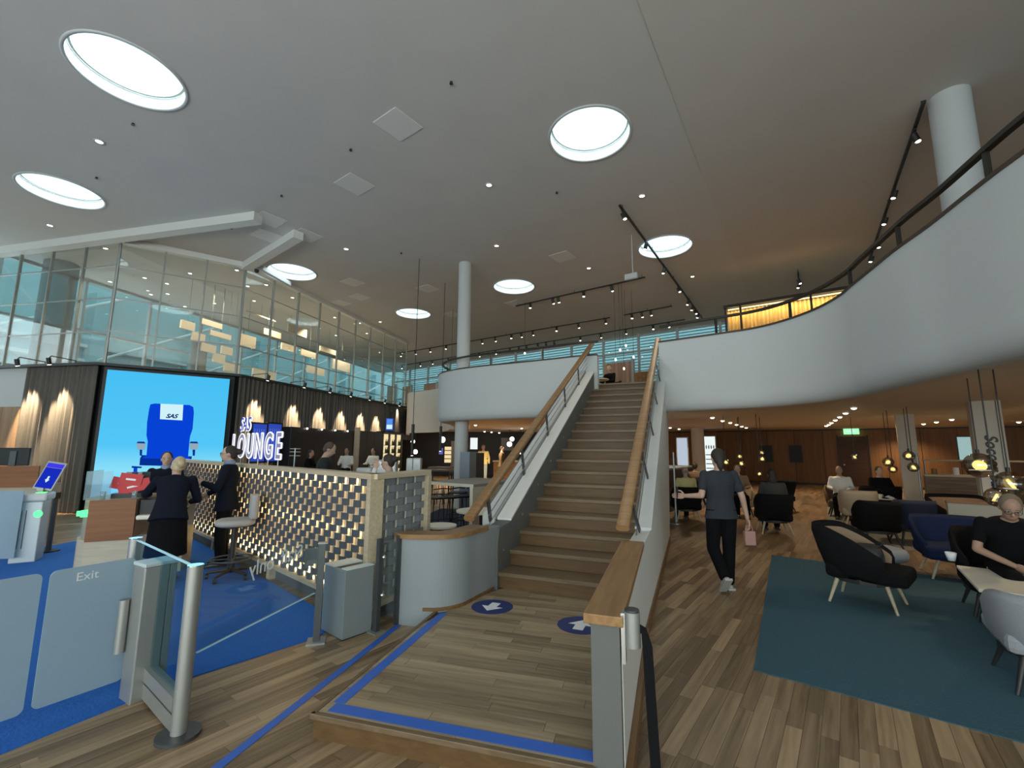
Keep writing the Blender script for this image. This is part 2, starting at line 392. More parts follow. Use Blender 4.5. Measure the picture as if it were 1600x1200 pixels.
# faint fold of the ceiling: a shallow plaster step running along the building grid
f0, f1 = at(985, -30, CH), at(1160, 440, CH); fd = (f1 - f0).normalized(); fn = Vector((fd.y, -fd.x, 0)); f2 = f0 + fd*((21.4 - f0.dot(D2))/fd.dot(D2)); f0 = f0 - fd*6
struct(MB().prism([f0, f2, f2 + N2*16, f0 + fn*16], CH - .014, CH - .001).obj('trim_1', M_ceil2))
SKYWORDS = ['biggest skylight, nearest and high over the reception desk', 'skylight past the biggest one, over the frosted gate side', 'skylight right above the foot of the stairs',
            'skylight touching the corner of the glass wall', 'small skylight crossed by a black pendant cable', 'skylight beside the tall white column', 'skylight with the black track running under it']
for i, c in enumerate(SKY):
    r = empty('skylight', (c[0], c[1], CH), 0, 'round white ' + SKYWORDS[i], 'skylight', 'round skylights in the ceiling')
    m = MB().lathe([(SR + .035, .0), (SR + .035, -.014), (SR + .015, -.022), (SR - .012, -.016), (SR - .015, .0), (SR - .012, .20), (SR + .02, .205), (SR + .035, .0)], n=NR)
    m.obj('rim', M_white, r)
    g = MB().lathe([(0.001, .30), (SR*.5, .285), (SR + .01, .21)], n=NR).obj('pane', M_skypane, r)
    MB().lathe([(SR - .05, .20), (SR - .035, .19), (SR - .015, .20), (SR - .035, .21), (SR - .05, .20)], n=NR).obj('inner_ring', M_alu, r)
    area_light('skylight_daylight', (c[0], c[1], CH + .75), (c[0], c[1], 0), 1.6, 1.6, 46, (.88, 1.0, .99), disk=True)

# perimeter walls; the front wall behind the camera and the hall side are glazed
def glazed_wall(name, a, b, z0, z1, npane, bars, sill=None):
    M, ln, ang = frame_of(a, b)
    o = empty(name, (a[0], a[1], 0), ang); struct(o)
    if sill: MB().box((0, -.15, 0), (ln, .15, z0)).obj('sill_wall', M_white, o)
    for i in range(npane + 1):
        x = ln*i/npane; MB().box((x - .04, -.06, z0), (x + .04, .06, z1)).obj('mullion', M_white, o)
    for z in [z0 + .03] + bars + [z1 - .05]: MB().box((0, -.05, z - .035), (ln, .05, z + .035)).obj('transom', M_white, o)
    for i in range(npane):
        x0, x1 = ln*i/npane + .04, ln*(i+1)/npane - .04
        MB().box((x0, -.006, z0), (x1, .006, z1)).obj('pane', M_glass, o)
    return o
glazed_wall('wall_front', (RX0, RY0), (14, RY0), .4, 6.6, 14, [2.6, 4.6], True)
struct(MB().box((RX0, RY0 - .1, 6.6), (RX1, RY0 + .1, CH)).obj('wall_front_header', M_white))
struct(MB().box((14, RY0 - .1, 0), (RX1, RY0 + .1, CH)).obj('wall_front_side', M_white))
struct(MB().box((RX1 - .1, RY0, 0), (RX1 + .1, RY1, CH)).obj('wall_right', M_panelwood))
struct(MB().box((RX0 - .1, RY0, 0), (RX0 + .1, 9, CH)).obj('wall_left', M_white))
# hall glazing that faces the outside, seen through the faceted glass wall
hd = Vector((math.sin(math.radians(14.3)), math.cos(math.radians(14.3)), 0))
h0 = at(10, 397, CH) - hd*4.5; h0.z = 0; h1 = h0 + hd*33
glazed_wall('wall_hall', (h0.x, h0.y), (h1.x, h1.y), 2.9, CH, 15, [4.1, 5.6], True)
def mat_of(o):
    M = Matrix.LocRotScale(o.location, o.rotation_euler, o.scale)
    return mat_of(o.parent) @ M if o.parent else M
def wobj(mb, name, mats, parent):
    """link a mesh written in world coordinates as a child of parent"""
    I = mat_of(parent).inverted(); mb.v = [tuple(I @ Vector(p)) for p in mb.v]
    return mb.obj(name, mats, parent)
def PD(px, py, D): return onplane(px, py, G(0, D), D2)

# upper floor windows on the far side (grid distance 21.3) with the building outside
D_W = 21.3
wf = empty('window_1', tuple(G(-27, D_W)), -GA); struct(wf)
for s in [x*1.9 for x in range(0, 21)]:
    MB().box((s - .05, -.06, UP), (s + .05, .06, CH)).obj('mullion', M_white, wf)
    if s < 37: MB().box((s + .05, -.008, UP), (s + 1.85, .008, CH)).obj('pane', M_wallglass, wf)
for z in (UP + 2.0, UP + 3.3, CH - .1): MB().box((0, -.05, z - .04), (38, .05, z + .04)).obj('transom', M_white, wf)
ext = empty('facade_outside', tuple(G(-32, D_W + 5)), -GA); struct(ext)
M_fac = mat('pale_cyan_cladding', (.50, .72, .76), .6, noise=.1, nscale=.8); M_facd = mat('teal_cladding', (.26, .42, .45), .6, noise=.1)
MB().box((0, .1, UP), (50, .4, 12)).obj('cladding_panel', M_facd, ext)
for i in range(24): MB().box((0, -.08, 5.2 + i*.18), (50, .1, 5.2 + i*.18 + .12)).obj('louver', M_fac, ext)
# hall outside: pale structure behind the side glazing
hx = h0 - Vector((hd.y, -hd.x, 0))*7
hall = empty('facade_across_the_hall', (hx.x, hx.y, 0), math.atan2(hd.y, hd.x)); struct(hall)
MB().box((-12, 0, 0), (44, .3, 11)).obj('cladding_panel', mat('grey_cyan_cladding', (.30, .44, .455), .6, noise=.15, nscale=.6), hall)
for i in range(9):
    MB().box((-4 + i*5, -.5, 0), (-3.3 + i*5, 0, 9)).obj('pillar', M_facd, hall)
    MB().cyl((-4 + i*5, -.3, 5.5), (1 + i*5, -2.2, 8.5), .07, 8).obj('brace', M_white, hall)
for z in (4.5, 5.6, 6.3): MB().box((-4, -.35, z), (44, 0, z + .14)).obj('transom', M_white, hall)
# dark concrete pillar standing in the hall
pc = onface(68, 600, (h0.x + .8, h0.y), (h1.x + .8, h1.y))
struct(MB().cyl((pc.x, pc.y, 0), (pc.x, pc.y, CH), .42, 20).obj('pillar', mat('grey_concrete', (.26, .27, .27), .9, noise=.15, nscale=3)))
pc2 = onface(305, 600, (h0.x + .8, h0.y), (h1.x + .8, h1.y))
struct(MB().cyl((pc2.x, pc2.y, 0), (pc2.x, pc2.y, CH - 1.4), .30, 20).obj('pillar', MATS['grey_concrete']))

# ---- upper floor slab, its parapets and rails
RB = [(3.06, 9.15), (3.55, 8.78), (4.06, 8.38), (4.48, 8.0), (4.72, 7.5), (4.82, 6.9), (4.76, 6.3), (4.62, 5.85), (4.45, 5.30), (4.28, 4.75), (4.15, 4.2), (4.0, 3.7), (3.86, 3.2), (3.75, 2.6), (3.75, 1.9), (3.9, 1.0), (4.2, -.2), (4.5, -6)]
LB = [(2.02, 10.45), (1.5, 10.68), (1.0, 11.0), (.45, 11.32), (-.1, 11.63), (-.65, 11.92), (-1.1, 12.2), (-1.5, 12.5), (-1.85, 12.85), (-2.12, 13.25), (-2.28, 13.7), (-2.3, 14.2), (-2.2, 14.9), (-2.3, 16.5), (-2.8, 18.2), (-3.5, 19.3), (-4.2, 19.9), (-4.8, 20.6), (-5.5, 23.6)]
def smooth(path, k=4):
    out = []
    n = len(path)
    for i in range(n - 1):
        p0, p1, p2, p3 = [Vector(path[min(max(j, 0), n-1)]) for j in (i-1, i, i+1, i+2)]
        for q in range(k):
            t = q/k; out.append(tuple(.5*((2*p1) + (p2-p0)*t + (2*p0-5*p1+4*p2-p3)*t*t + (3*p1-p0-3*p2+p3)*t**3)))
    out.append(tuple(path[-1])); return out
RBs, LBs = smooth(RB), smooth(LB)
ZB, ZC, ZP = 2.45, 2.72, 3.89                       # lip of the slab, lounge ceiling, parapet top
stair_hole = [tuple(st(1.62, 5.75)[:2]), tuple(st(0, 5.75)[:2])]
slab = RBs[::-1] + stair_hole + LBs
slab = slab + [(-9.5, 24), (-9.5, 39), (25.5, 39), (25.5, -5.8)]
struct(plane_with_holes('floor_upper', slab, [], UP, M_floor, False))
struct(plane_with_holes('ceiling_lounge', slab, [], ZC, M_soffit, True))
def parapet(name, path, side):
    """outer face on the void side; side = +1 when the solid lies to the left of travel"""
    prof = [(0, ZP), (.0, ZB + .26), (.02, ZB + .14), (.055, ZB + .065), (.11, ZB + .02), (.19, ZB), (.35, ZB + .02), (.75, ZC + .01), (.75, ZC + .05), (.18, ZB + .35), (.18, ZP)]
    prof = [(o*side, z) for o, z in prof]
    o = struct(MB().sweep(path, prof if side < 0 else prof[::-1], smooth=False).obj(name, M_white))
    for p in o.data.polygons: p.use_smooth = True
    o.data.set_sharp_from_angle(angle=math.radians(40))
    cap = [(-.015*side, ZP), (-.015*side, ZP + .035), (.175*side, ZP + .035), (.175*side, ZP)]
    MB().sweep(path, cap).obj('cap', mat('bronze_brown_cap', (.085, .052, .036), .4, metal=.3), o)
    return o
rb = parapet('wall_balcony_right', RBs, 1)
lb = parapet('wall_balcony_left', LBs[:52], -1)
struct(MB().sweep(LBs[51:], [(0, ZB - .1), (-.15, ZB - .1), (-.15, ZP + .3), (0, ZP + .3)]).obj('wall_balcony_back', M_beige))
def off(path, d):
    out = []
    for i, p in enumerate(path):
        a, b = Vector(path[max(i-1, 0)]), Vector(path[min(i+1, len(path)-1)]); t = (b - a).normalized(); out.append((p[0] - t.y*d, p[1] + t.x*d))
    return out
M_rail = mat('dark_bronze_rail', (.045, .036, .030), .4, metal=.5)
def guard(label, path, d, zr, step):
    q = off(path, d); c = Vector((q[0][0], q[0][1], 0)); r = empty('balcony_rail', (q[0][0], q[0][1], ZP), 0, label, 'rail')
    wobj(MB().sweep([(p[0], p[1]) for p in q], [(-.03, zr - .022), (.03, zr - .022), (.03, zr + .022), (-.03, zr + .022)]), 'handrail', M_rail, r)
    acc = 0
    for a, b in zip(q[:-1], q[1:]):
        acc += (Vector(b) - Vector(a)).length
        if acc > step:
            acc = 0; wobj(MB().box((a[0]-.018, a[1]-.018, ZP + .03), (a[0]+.018, a[1]+.018, zr - .02)), 'post', M_rail, r)
            
guard('dark curved metal rail on the big white balcony over the lounge', RBs, .12, ZP + .37, 1.25)
guard('thin dark rail bending round the tip of the smaller balcony by the column', LBs[:52], -.12, ZP + .37, 1.5)

# columns
def column(px, py_top, Y, r, z0, z1, material=M_white, name='column'):
    p = aty(px, py_top, Y)
    return struct(MB().cyl((p.x, p.y, z0), (p.x, p.y, z1), r, 32).obj(name, material))
column(727, 420, 13.35, .20, 0, CH)
cr_ = at(1482, 150, CH); struct(MB().cyl((cr_.x, cr_.y, UP), (cr_.x, cr_.y, CH), .26, 32).obj('column', M_white))

# downstand beams in front of the glass wall
def beam(a, b, wd, dp):
    M, ln, ang = frame_of(a, b); return struct(MB().box((0, -wd/2, CH - dp), (ln, wd/2, CH), M=M).obj('beam', M_offwhite))
b1 = at(404, 334, CH); beam((FA0.x, FA0.y), (b1.x, b1.y), .26, .22)
b2 = at(467, 361, CH); beam((FB1.x, FB1.y), (b2.x, b2.y), .26, .22)
beam((FA1.x, FA1.y), (FB1.x, FB1.y), .22, .16); beam((FB1.x, FB1.y), (FC1.x, FC1.y), .22, .12)

# ---- faceted glass wall above the curtain
ZG = 3.80
def facet(name, a, b, npane, zs, start=0.0):
    M, ln, ang = frame_of(a, b); o = empty(name, (a[0], a[1], 0), ang); struct(o)
    for i in range(npane + 1):
        x = ln*i/npane; MB().box((x - .019, -.035, ZG), (x + .019, .035, CH - .1)).obj('mullion', M_alu, o)
    for z in zs:
        for i in range(npane): MB().box((ln*i/npane + .02, -.02, z - .015), (ln*(i+1)/npane - .02, .02, z + .015)).obj('transom', M_alu, o)
    for i in range(npane):
        MB().box((ln*i/npane + .02, -.006, ZG), (ln*(i+1)/npane - .02, .006, CH - .1)).obj('pane', M_wallglass, o)
    return o
TZ = [4.75, 5.68, 6.6]
facet('wall_glass_side', FA0, FA1, 5, TZ); facet('wall_glass_screen', FA1, FB1, 3, TZ); facet('wall_glass_long', FB1, FC1, 9, TZ)
pth = [(FA0.x, FA0.y), (FA1.x, FA1.y), (FB1.x, FB1.y), (FC1.x, FC1.y)]
struct(MB().sweep(pth, [(.02, 0), (.17, 0), (.17, ZG), (.02, ZG)]).obj('wall_behind_curtain', M_charcoal))
struct(MB().sweep(pth, [(-.28, ZG - .02), (.17, ZG - .02), (.17, ZG + .05), (-.28, ZG + .05)]).obj('trim_2', M_dark))
wa_, wb_ = lerp(FA0, FA1, -1.0), lerp(FA0, FA1, .59); Mw, lw_, aw_ = frame_of(wa_, wb_)
wr_ = empty('wall_reception', tuple(wa_), aw_); struct(wr_)
MB().box((0, -.12, 2.72), (lw_, -.02, ZG - .02)).obj('upper_panel', M_white, wr_)
pb_ = None
for k in range(int(lw_/.6)):
    if pb_ is None: pb_ = MB().box((.004, -.16, 0), (.596, -.02, 2.72)).obj('wood_panel', M_pinkwood2, wr_); o = pb_
    else: o = pb_.copy(); COL.objects.link(o)
    o.location = (lw_ - .6*(k + 1), 0, 0)

# ---- pleated curtains under it
def pleats(a, b, z0, z1, pitch, depth, offs, parent=None):
    a = Vector((a[0], a[1], 0)); b = Vector((b[0], b[1], 0)); t = (b - a); ln = t.length; t.normalize(); nn = Vector((t.y, -t.x, 0))
    n = int(ln/pitch*8); pts = []
    for i in range(n + 1):
        x = ln*i/n; ph = 2*PI*x/pitch; d = offs + depth*(math.sin(ph) + .35*math.sin(2.3*ph + 1.1) + .25*math.sin(.37*ph))
        pts.append(a + t*x + nn*d)
    m = MB(); k = n + 1
    vs = [(p.x, p.y, z0) for p in pts] + [(p.x, p.y, z1) for p in pts]
    m.add(vs, [(i, i + 1, k + i + 1, k + i) for i in range(n)], 0, True); return m
def curtain(label, a, b, z0, z1, material=M_curt, pitch=.17, depth=.045, offs=.13):
    o = pleats(a, b, z0, z1, pitch, depth, offs).obj('curtain', material); return tag(o, label, 'curtain')
curtain('grey brown pleated curtain beside the big screen, on its far side from the sign', lerp(FA0, FA1, .595), FA1, .02, ZG - .02)
curtain('long grey brown pleated curtain behind the lounge sign and bar', lerp(FB1, FC1, .0), lerp(FB1, FC1, .93), .02, ZG - .02)
ca = aty(596, 625, 20); 
curtain('black panel curtain with a small lightbox near the bottle shelves', lerp(FB1, FC1, .80) + Vector((.35, -.1, 0)), FC1 + Vector((.3, 0, 0)), 2.1, ZG - .1, M_charcoal, .3, .01)

# wall washers clipped to the curtain rail
M_washer = mat('washer_black', (.03, .03, .03), .4, metal=.5)
WW = ['first from the far end', 'second from the far end', 'right beside the screen', 'above the lounge sign', 'past the lounge sign', 'above the start of the bar', 'above the middle of the bar', 'above the end of the bar', 'over the black panel', 'last, by the pale wall']
k = 0
for (a, b, ts) in ((FA0, FA1, (.655, .835)), (FB1, FC1, (.06, .215, .345, .47, .60, .72, .85, .96))):
    t0 = (b - a).normalized(); nn = Vector((t0.y, -t0.x, 0))
    for t in ts:
        p = lerp(a, b, t); r = empty('wall_washer', (p.x, p.y, ZG), 0, 'small black spotlight on a bent arm over the curtain, ' + WW[k], 'spotlight', 'spotlights along the curtain'); k += 1
        e = nn*.62
        MB().tube([(0, 0, .04), (0, 0, .16), (e.x*.9, e.y*.9, .18), (e.x, e.y, .1)], .013, 6).obj('arm', M_washer, r)
        h = MB().cyl((e.x, e.y, .12), (e.x*.93, e.y*.93, -.05), .05, 12).obj('spot_head', M_washer, r)
        MB().cyl((e.x*.93, e.y*.93, -.052), (e.x*.928, e.y*.928, -.056), .04, 12).obj('lens', M_lamp, h)
        spot_light('washer_beam', (p.x + e.x*.92, p.y + e.y*.92, ZG - .09), (p.x + nn.x*.05, p.y + nn.y*.05, 1.9), 1200, (1.0, .77, .48), 42, .55)

# ---- the big LED screen
def screen():
    a, b = FA1, FB1; t = (b - a).normalized(); nn = Vector((t.y, -t.x, 0))
    p0 = onplane(168, 580, a + nn*.32, nn); p1 = onplane(359, 594, a + nn*.32, nn); p0.z = 0
    ln = (Vector((p1.x, p1.y, 0)) - p0).length
    r = empty('video_wall', (p0.x, p0.y, 0), math.atan2(t.y, t.x), 'huge bright cyan video wall showing a blue aircraft seat', 'screen')
    y = -.02
    MB().box((0, .0, .25), (ln, .3, 3.68)).obj('casing', M_black, r)
    MB().box((.0, y, .30), (ln, 0, 3.66)).obj('display', M_scr, r)
    def U(px, py):
        q = onplane(px, py, p0, nn); return ((Vector((q.x, q.y, 0)) - p0).dot(t), q.z)
    def flat(pts, name, m, d):
        g = MB(); qs = [U(*p) for p in pts]; n = len(qs); q2 = [(x, y - d, z) for x, z in qs]; q3 = [(x, y - d + .004, z) for x, z in qs]
        g.add(q2 + q3, [tuple(range(n))] + [(i, (i+1) % n, n + (i+1) % n, n + i) for i in range(n)]); return g.obj(name, m, r)
    flat([(235, 632), (242, 630.5), (250, 631), (296, 633), (302, 636), (303, 645), (301, 670), (297, 682), (296, 690), (294, 713), (229, 711), (231, 690), (229, 680), (230, 660), (233, 640)], 'seat_back_picture', M_scrblue, .008)
    flat([(222, 711), (300, 713), (299, 718), (299, 729), (218, 727), (219, 716)], 'seat_cushion_picture', M_scrnavy, .010)
    flat([(229, 711), (294, 713), (298, 718), (222, 716)], 'seat_front_picture', M_scrblue, .012)
    flat([(251, 631), (286.5, 632.5), (285, 657), (250, 655)], 'headrest_cloth_picture', M_scrwhite, .013)
    for x in (213.5, 296):
        flat([(x, 693), (x + 1, 691), (x + 13, 691), (x + 14, 694), (x + 13, 703), (x + 1, 702)], 'armrest_picture', M_scrgrey, .012)
        flat([(x, 692.5), (x + 2, 690), (x + 12, 690), (x + 14, 693)], 'armrest_top_picture', M_scrnavy, .014)
        flat([(x + 5, 702), (x + 9, 702), (x + 8.5, 712), (x + 5, 712)], 'armrest_post_picture', M_scrnavy, .011)
    flat([(206, 728), (222, 729), (221, 731.5), (206, 731)], 'seat_leg_picture', M_scrnavy, .011)
    flat([(209, 731), (215, 731), (213, 771), (206, 771)], 'seat_leg_picture', M_scrblue, .012)
    def txt(body, px, py, size, m, shear):
        c = bpy.data.curves.new('letters', 'FONT'); c.body = body; c.size = size; c.align_x = 'CENTER'; c.align_y = 'CENTER'; c.shear = shear; c.extrude = .002; c.offset = .006; c.materials.append(m)
        x, z = U(px, py); text_mesh(c, 'lettering', r, (x, y - .018, z), (PI/2, 0, 0))
    txt('SAS', 268, 650.5, .155, glow('screen_logo_navy', (.0, .03, .22), .7), .35)
    txt('ROW', 216, 772, .16, M_scrwhite, 0)
    area_light('screen_light', tuple(p0 + t*ln*.5 + nn*.12 + Vector((0, 0, 2.0))), tuple(p0 + t*ln*.5 + nn*6 + Vector((0, 0, 1.6))), ln, 3.2, 42, (.35, .78, 1.0))
screen()

# ---- lower walls far back
lw = empty('wall_far', tuple(G(-13, 27)), -GA); struct(lw)
pan = None
for i in range(20):
    if pan is None:
        pan = MB().box((.012, -.03, 0), (1.188, .03, ZC + .03)).obj('panel', M_panelwood, lw); o = pan
    else:
        o = pan.copy(); COL.objects.link(o)
    o.location = (i*1.2, 0, 0)
MB().box((0, .03, 0), (24, .1, ZC)).obj('backing', M_dark, lw)
MB().box((0, -.05, 0), (24, -.03, .10)).obj('skirting', M_dark, lw)
MB().box((0, -.08, ZC - .06), (24, -.03, ZC)).obj('shadow_gap', M_dark, lw)
struct(MB().box((-12.5, 28.6, 0), (8.6, 28.8, ZC)).obj('wall_cafe', M_charcoal))
# door with exit sign in the far wall
dp = [PD(1309, 682, 27 - .06), PD(1354, 682, 27 - .06)]
sx = [((p - G(-13, 27)).dot(N2)) for p in dp]
dr = empty('door_1', tuple(G(-13 + sx[0], 27 - .05)), -GA); struct(dr)
dw = sx[1] - sx[0]; dh = dp[0].z
MB().box((0, -.03, 0), (dw, .0, dh)).obj('door_leaf', wood('dark_door_wood', (.05, .022, .010), (.10, .045, .02), .5), dr)
MB().box((-.06, -.05, 0), (0, .0, dh + .06)).obj('door_frame', M_dark, dr); MB().box((dw, -.05, 0), (dw + .06, .0, dh + .06)).obj('door_frame', M_dark, dr)
MB().cyl((.15, -.09, 1.02), (.15, -.03, 1.02), .03, 8).obj('door_handle', M_steel, dr)
es = PD(1330, 674, 26.8)
r = empty('exit_sign', (es.x, es.y, es.z), -GA, 'lit green exit sign over the dark wooden door', 'sign')
MB().box((-.30, -.03, -.14), (.30, .03, .14), bev=.012).obj('lightbox', M_exit, r)
MB().add([(-.2, -.034, -.02), (0, -.034, -.02), (0, -.034, -.07), (.16, -.034, .01), (0, -.034, .09), (0, -.034, .04), (-.2, -.034, .04)], [(0, 1, 2, 3, 4, 5, 6)]).obj('arrow', M_scrwhite, r)

# ------------------------------------------------------------------ staircase
NZ = lambda a: LZ + RISE + a/GO*RISE
sc_ = empty('staircase', tuple(SP), -SA, 'straight oak staircase with grey flanks rising to the upper floor', 'staircase')
tr = MB().box((-.01, -.03, -.045), (1.50, GO, 0), bev=.006).obj('tread', M_tread, sc_); ri = MB().box((0, 0, -RISE), (1.49, .02, -.045)).obj('riser', M_riser, sc_)
for i in range(1, NST + 1):
    for k, base in enumerate((tr, ri)):
        o = base if i == 1 else base.copy()
        if i > 1: COL.objects.link(o)
        o.location = (0, (i-1)*GO, LZ + RISE*i - LZ*0)
def wprism(poly, w0, w1):
    m = MB(); n = len(poly)
    vs = [(w0, a, z) for a, z in poly] + [(w1, a, z) for a, z in poly]
    m.add(vs, [tuple(range(n)), tuple(range(2*n - 1, n - 1, -1))] + [(i, n + i, n + (i+1) % n, (i+1) % n) for i in range(n)]); return m
def slopebar(w0, w1, a0, a1, h0, h1):
    return wprism([(a0, NZ(a0) + h0), (a1, NZ(a1) + h0), (a1, NZ(a1) + h1), (a0, NZ(a0) + h1)], w0, w1)
wprism([(-.05, .001), (-.05, .62), (.0, .78), (.33, .81), (6.05, NZ(6.05) + .34), (6.05, NZ(6.05) - .5), (1.3, .001)], -.17, 0).obj('inner_flank', M_greywall, sc_)
slopebar(-.18, .006, .34, 6.0, .335, .36).obj('coping', M_offwhite, sc_)
slopebar(-.20, -.18, .34, 6.0, .30, .33).obj('shadow_groove', M_dark, sc_)
wprism([(.30, .001), (.30, NZ(.30) + .40), (6.05, NZ(6.05) + .40), (6.05, NZ(6.05) - .5), (1.3, .001)], -.36, -.20).obj('outer_flank', M_white, sc_)
wprism([(-.52, .001), (-.52, .80), (.33, .81), (4.75, NZ(4.75) + .34), (6.0, NZ(6.0) + .34), (6.0, NZ(6.0) - .45), (4.2, .001)], 1.475, 1.62).obj('right_flank', M_offwhite, sc_)
slopebar(1.46, 1.635, .34, 6.0, .335, .36).obj('coping', M_white, sc_)
MB().box((1.62, -.5, 0), (1.635, 4.1, .11)).obj('skirting', M_oak, sc_)
def rail(w, a0, a1, label):
    m = MB(); R_ = [];
    for a in (a0, a1):
        ring = []
        for i in range(14):
            t = 2*PI*i/14; cw = math.copysign(abs(math.cos(t))**.6, math.cos(t))*.062; cz = math.copysign(abs(math.sin(t))**.7, math.sin(t))*.032
            ring.append((w + cw, a - cz*.45, NZ(a) + .90 + cz*.9))
        R_.append(ring)
    return m.loft(R_).obj('handrail', M_oak, sc_)
rail(-.13, -.52, 6.05, ''); rail(1.45, -.50, 6.05, '')
lean = Vector((0, -.452, .892))
for w in (-.17, 1.535):
    for k in range(6):
        a = .12 + 1.16*k; b0 = Vector((w, a, NZ(a) + .34 if a > .34 else .84)); b1 = b0 + lean*((.46 if w < 0 else .42) if a > .34 else .34); b1 = b1 + Vector(((-.13 if w < 0 else 1.45) - w, 0, 0))*.7
        m = MB(); q = Vector((0, .03, .015))
        vs = [b0 - q + Vector((-.008,0,0)), b0 + q + Vector((-.008,0,0)), b0 + q + Vector((.008,0,0)), b0 - q + Vector((.008,0,0)), b1 - q + Vector((-.008,0,0)), b1 + q + Vector((-.008,0,0)), b1 + q + Vector((.008,0,0)), b1 - q + Vector((.008,0,0))]
        m.add(vs, [(0,3,2,1),(4,5,6,7),(0,1,5,4),(1,2,6,5),(2,3,7,6),(3,0,4,7)]); m.obj('baluster', M_darksteel, sc_)
    for h in (.47, .58, .69):
        a0 = .02; wr = w + ((-.13 if w < 0 else 1.45) - w)*.35
        MB().cyl((wr, a0, NZ(a0) + h), (wr, 5.9, NZ(5.9) + h), .0065, 6).obj('rod', M_steel, sc_)
for a in (.10, .72, 1.36, 2.0, 2.75, 3.5, 4.3):
    MB().cyl((.0, a, NZ(a) + .17), (.012, a, NZ(a) + .17), .022, 14).obj('step_light', M_chrome, sc_)

# landing in front of the stairs, plank by plank
LA, LBp = Vector((-1.13, 2.89, 0)), Vector((.42, 2.45, 0))
LAND = [LA, LBp, st(1.49, .02), st(-.02, .02), Vector((-.36, 4.95, 0)), Vector((-.69, 4.56, 0))]
ln_ = struct(MB().prism([(p.x, p.y) for p in LAND], .0, LZ - .016).obj('floor_landing', M_riser))
def clip(poly, conv):
    out = poly
    n = len(conv)
    for i in range(n):
        a, b = conv[i], conv[(i+1) % n]; ins = lambda p: (b.x - a.x)*(p[1] - a.y) - (b.y - a.y)*(p[0] - a.x) >= -1e-9
        new = []
        for j in range(len(out)):
            p, q = out[j], out[(j+1) % len(out)]
            if ins(p): new.append(p)
            if ins(p) != ins(q):
                den = (b.x - a.x)*(q[1] - p[1]) - (b.y - a.y)*(q[0] - p[0]); t = ((b.y - a.y)*(p[0] - a.x) - (b.x - a.x)*(p[1] - a.y))/den
                new.append((p[0] + (q[0] - p[0])*t, p[1] + (q[1] - p[1])*t))
        out = new
        if len(out) < 3: return []
    return out
el = (LBp - LA).normalized(); fl = Vector((-el.y, el.x, 0)); ang_l = math.atan2(el.y, el.x)
rnd = random.Random(3)
PW = .095
for r_ in range(-2, 34):
    x = -1.2 - rnd.random()*.9
    while x < 3.2:
        lnp = .55 + rnd.random()*.6
        q = [LA + el*(x + .0012) + fl*(r_*PW + .001), LA + el*(x + lnp - .0012) + fl*(r_*PW + .001), LA + el*(x + lnp - .0012) + fl*((r_+1)*PW - .001), LA + el*(x + .0012) + fl*((r_+1)*PW - .001)]
        c = clip([(p.x, p.y) for p in q], LAND); x += lnp
        if len(c) >= 3:
            loc = c[0]; loc3 = Vector((loc[0], loc[1], 0)); I = rotz(-ang_l)
            lc = [tuple((I @ (Vector((p[0], p[1], 0)) - loc3))[:2]) for p in c]
            MB().prism(lc, LZ - .016, LZ).obj('plank', M_plank2, ln_, (loc[0], loc[1], 0), ang_l)
# nosing and riser boards along the open sides
M, L_, a_ = frame_of(LA, LBp); MB().box((-.03, -.035, LZ - .03), (L_, -.004, LZ + .002), M=M, bev=.004).obj('nosing', M_tread, ln_)
MB().box((-.02, -.012, .0), (L_, -.004, LZ - .03), M=M).obj('riser', M_riser, ln_)
M2_, L2_, a2_ = frame_of(Vector((-.69, 4.56, 0)), LA); MB().box((0, -.035, LZ - .03), (L2_ + .03, -.004, LZ + .002), M=M2_, bev=.004).obj('nosing', M_tread, ln_)
MB().box((0, -.012, .0), (L2_, -.004, LZ - .03), M=M2_).obj('riser', M_riser, ln_)
# blue tapes
def strip(label, a, b, wd, z, side=0):
    M, ln, ang = frame_of(a, b); o = empty('tape', (a[0], a[1], z), ang, label, 'tape')
    return tag(MB().box((0, -wd/2 + side, 0), (ln, wd/2 + side, .0015)).obj('tape', M_tape, None, (a[0], a[1], z), ang), label, 'tape') if not bpy.data.objects.remove(o) else None
strip('blue tape along the front edge of the oak landing', LA + el*.05 + fl*.06, LBp + fl*.06, .085, LZ + .001)
tl = (Vector((-.69, 4.56, 0)) - LA).normalized()
strip('blue tape along the side edge of the oak landing', LA + Vector((tl.y, -tl.x, 0))*.06 + fl*.108, Vector((-.69, 4.50, 0)) + Vector((tl.y, -tl.x, 0))*.06, .075, LZ + .001)
ta, tb = at(340, 1200), at(622, 978); td = (tb - ta).normalized()
strip('long blue tape on the floor next to the landing', ta - td*1.6, tb, .06, .0045)
# round direction stickers
for (px, py, sgn, lb_) in ((769, 948, -1, 'round navy floor sticker with a white arrow pointing down from the stairs'), (907, 977, 1, 'round navy floor sticker with a white arrow pointing up the stairs')):
    p = at(px, py, LZ); r = empty('floor_sticker', (p.x, p.y, LZ + .001), -SA if sgn > 0 else PI - SA, lb_, 'sticker')
    MB().cyl((0, 0, 0), (0, 0, .0012), .205, 40).obj('disc', M_navy, r)
    ar = [(-.045, -.11), (.045, -.11), (.045, .0), (.11, .0), (0, .12), (-.11, .0), (-.045, .0)]
    MB().prism(ar, .0013, .0022).obj('arrow', M_whitev, r)

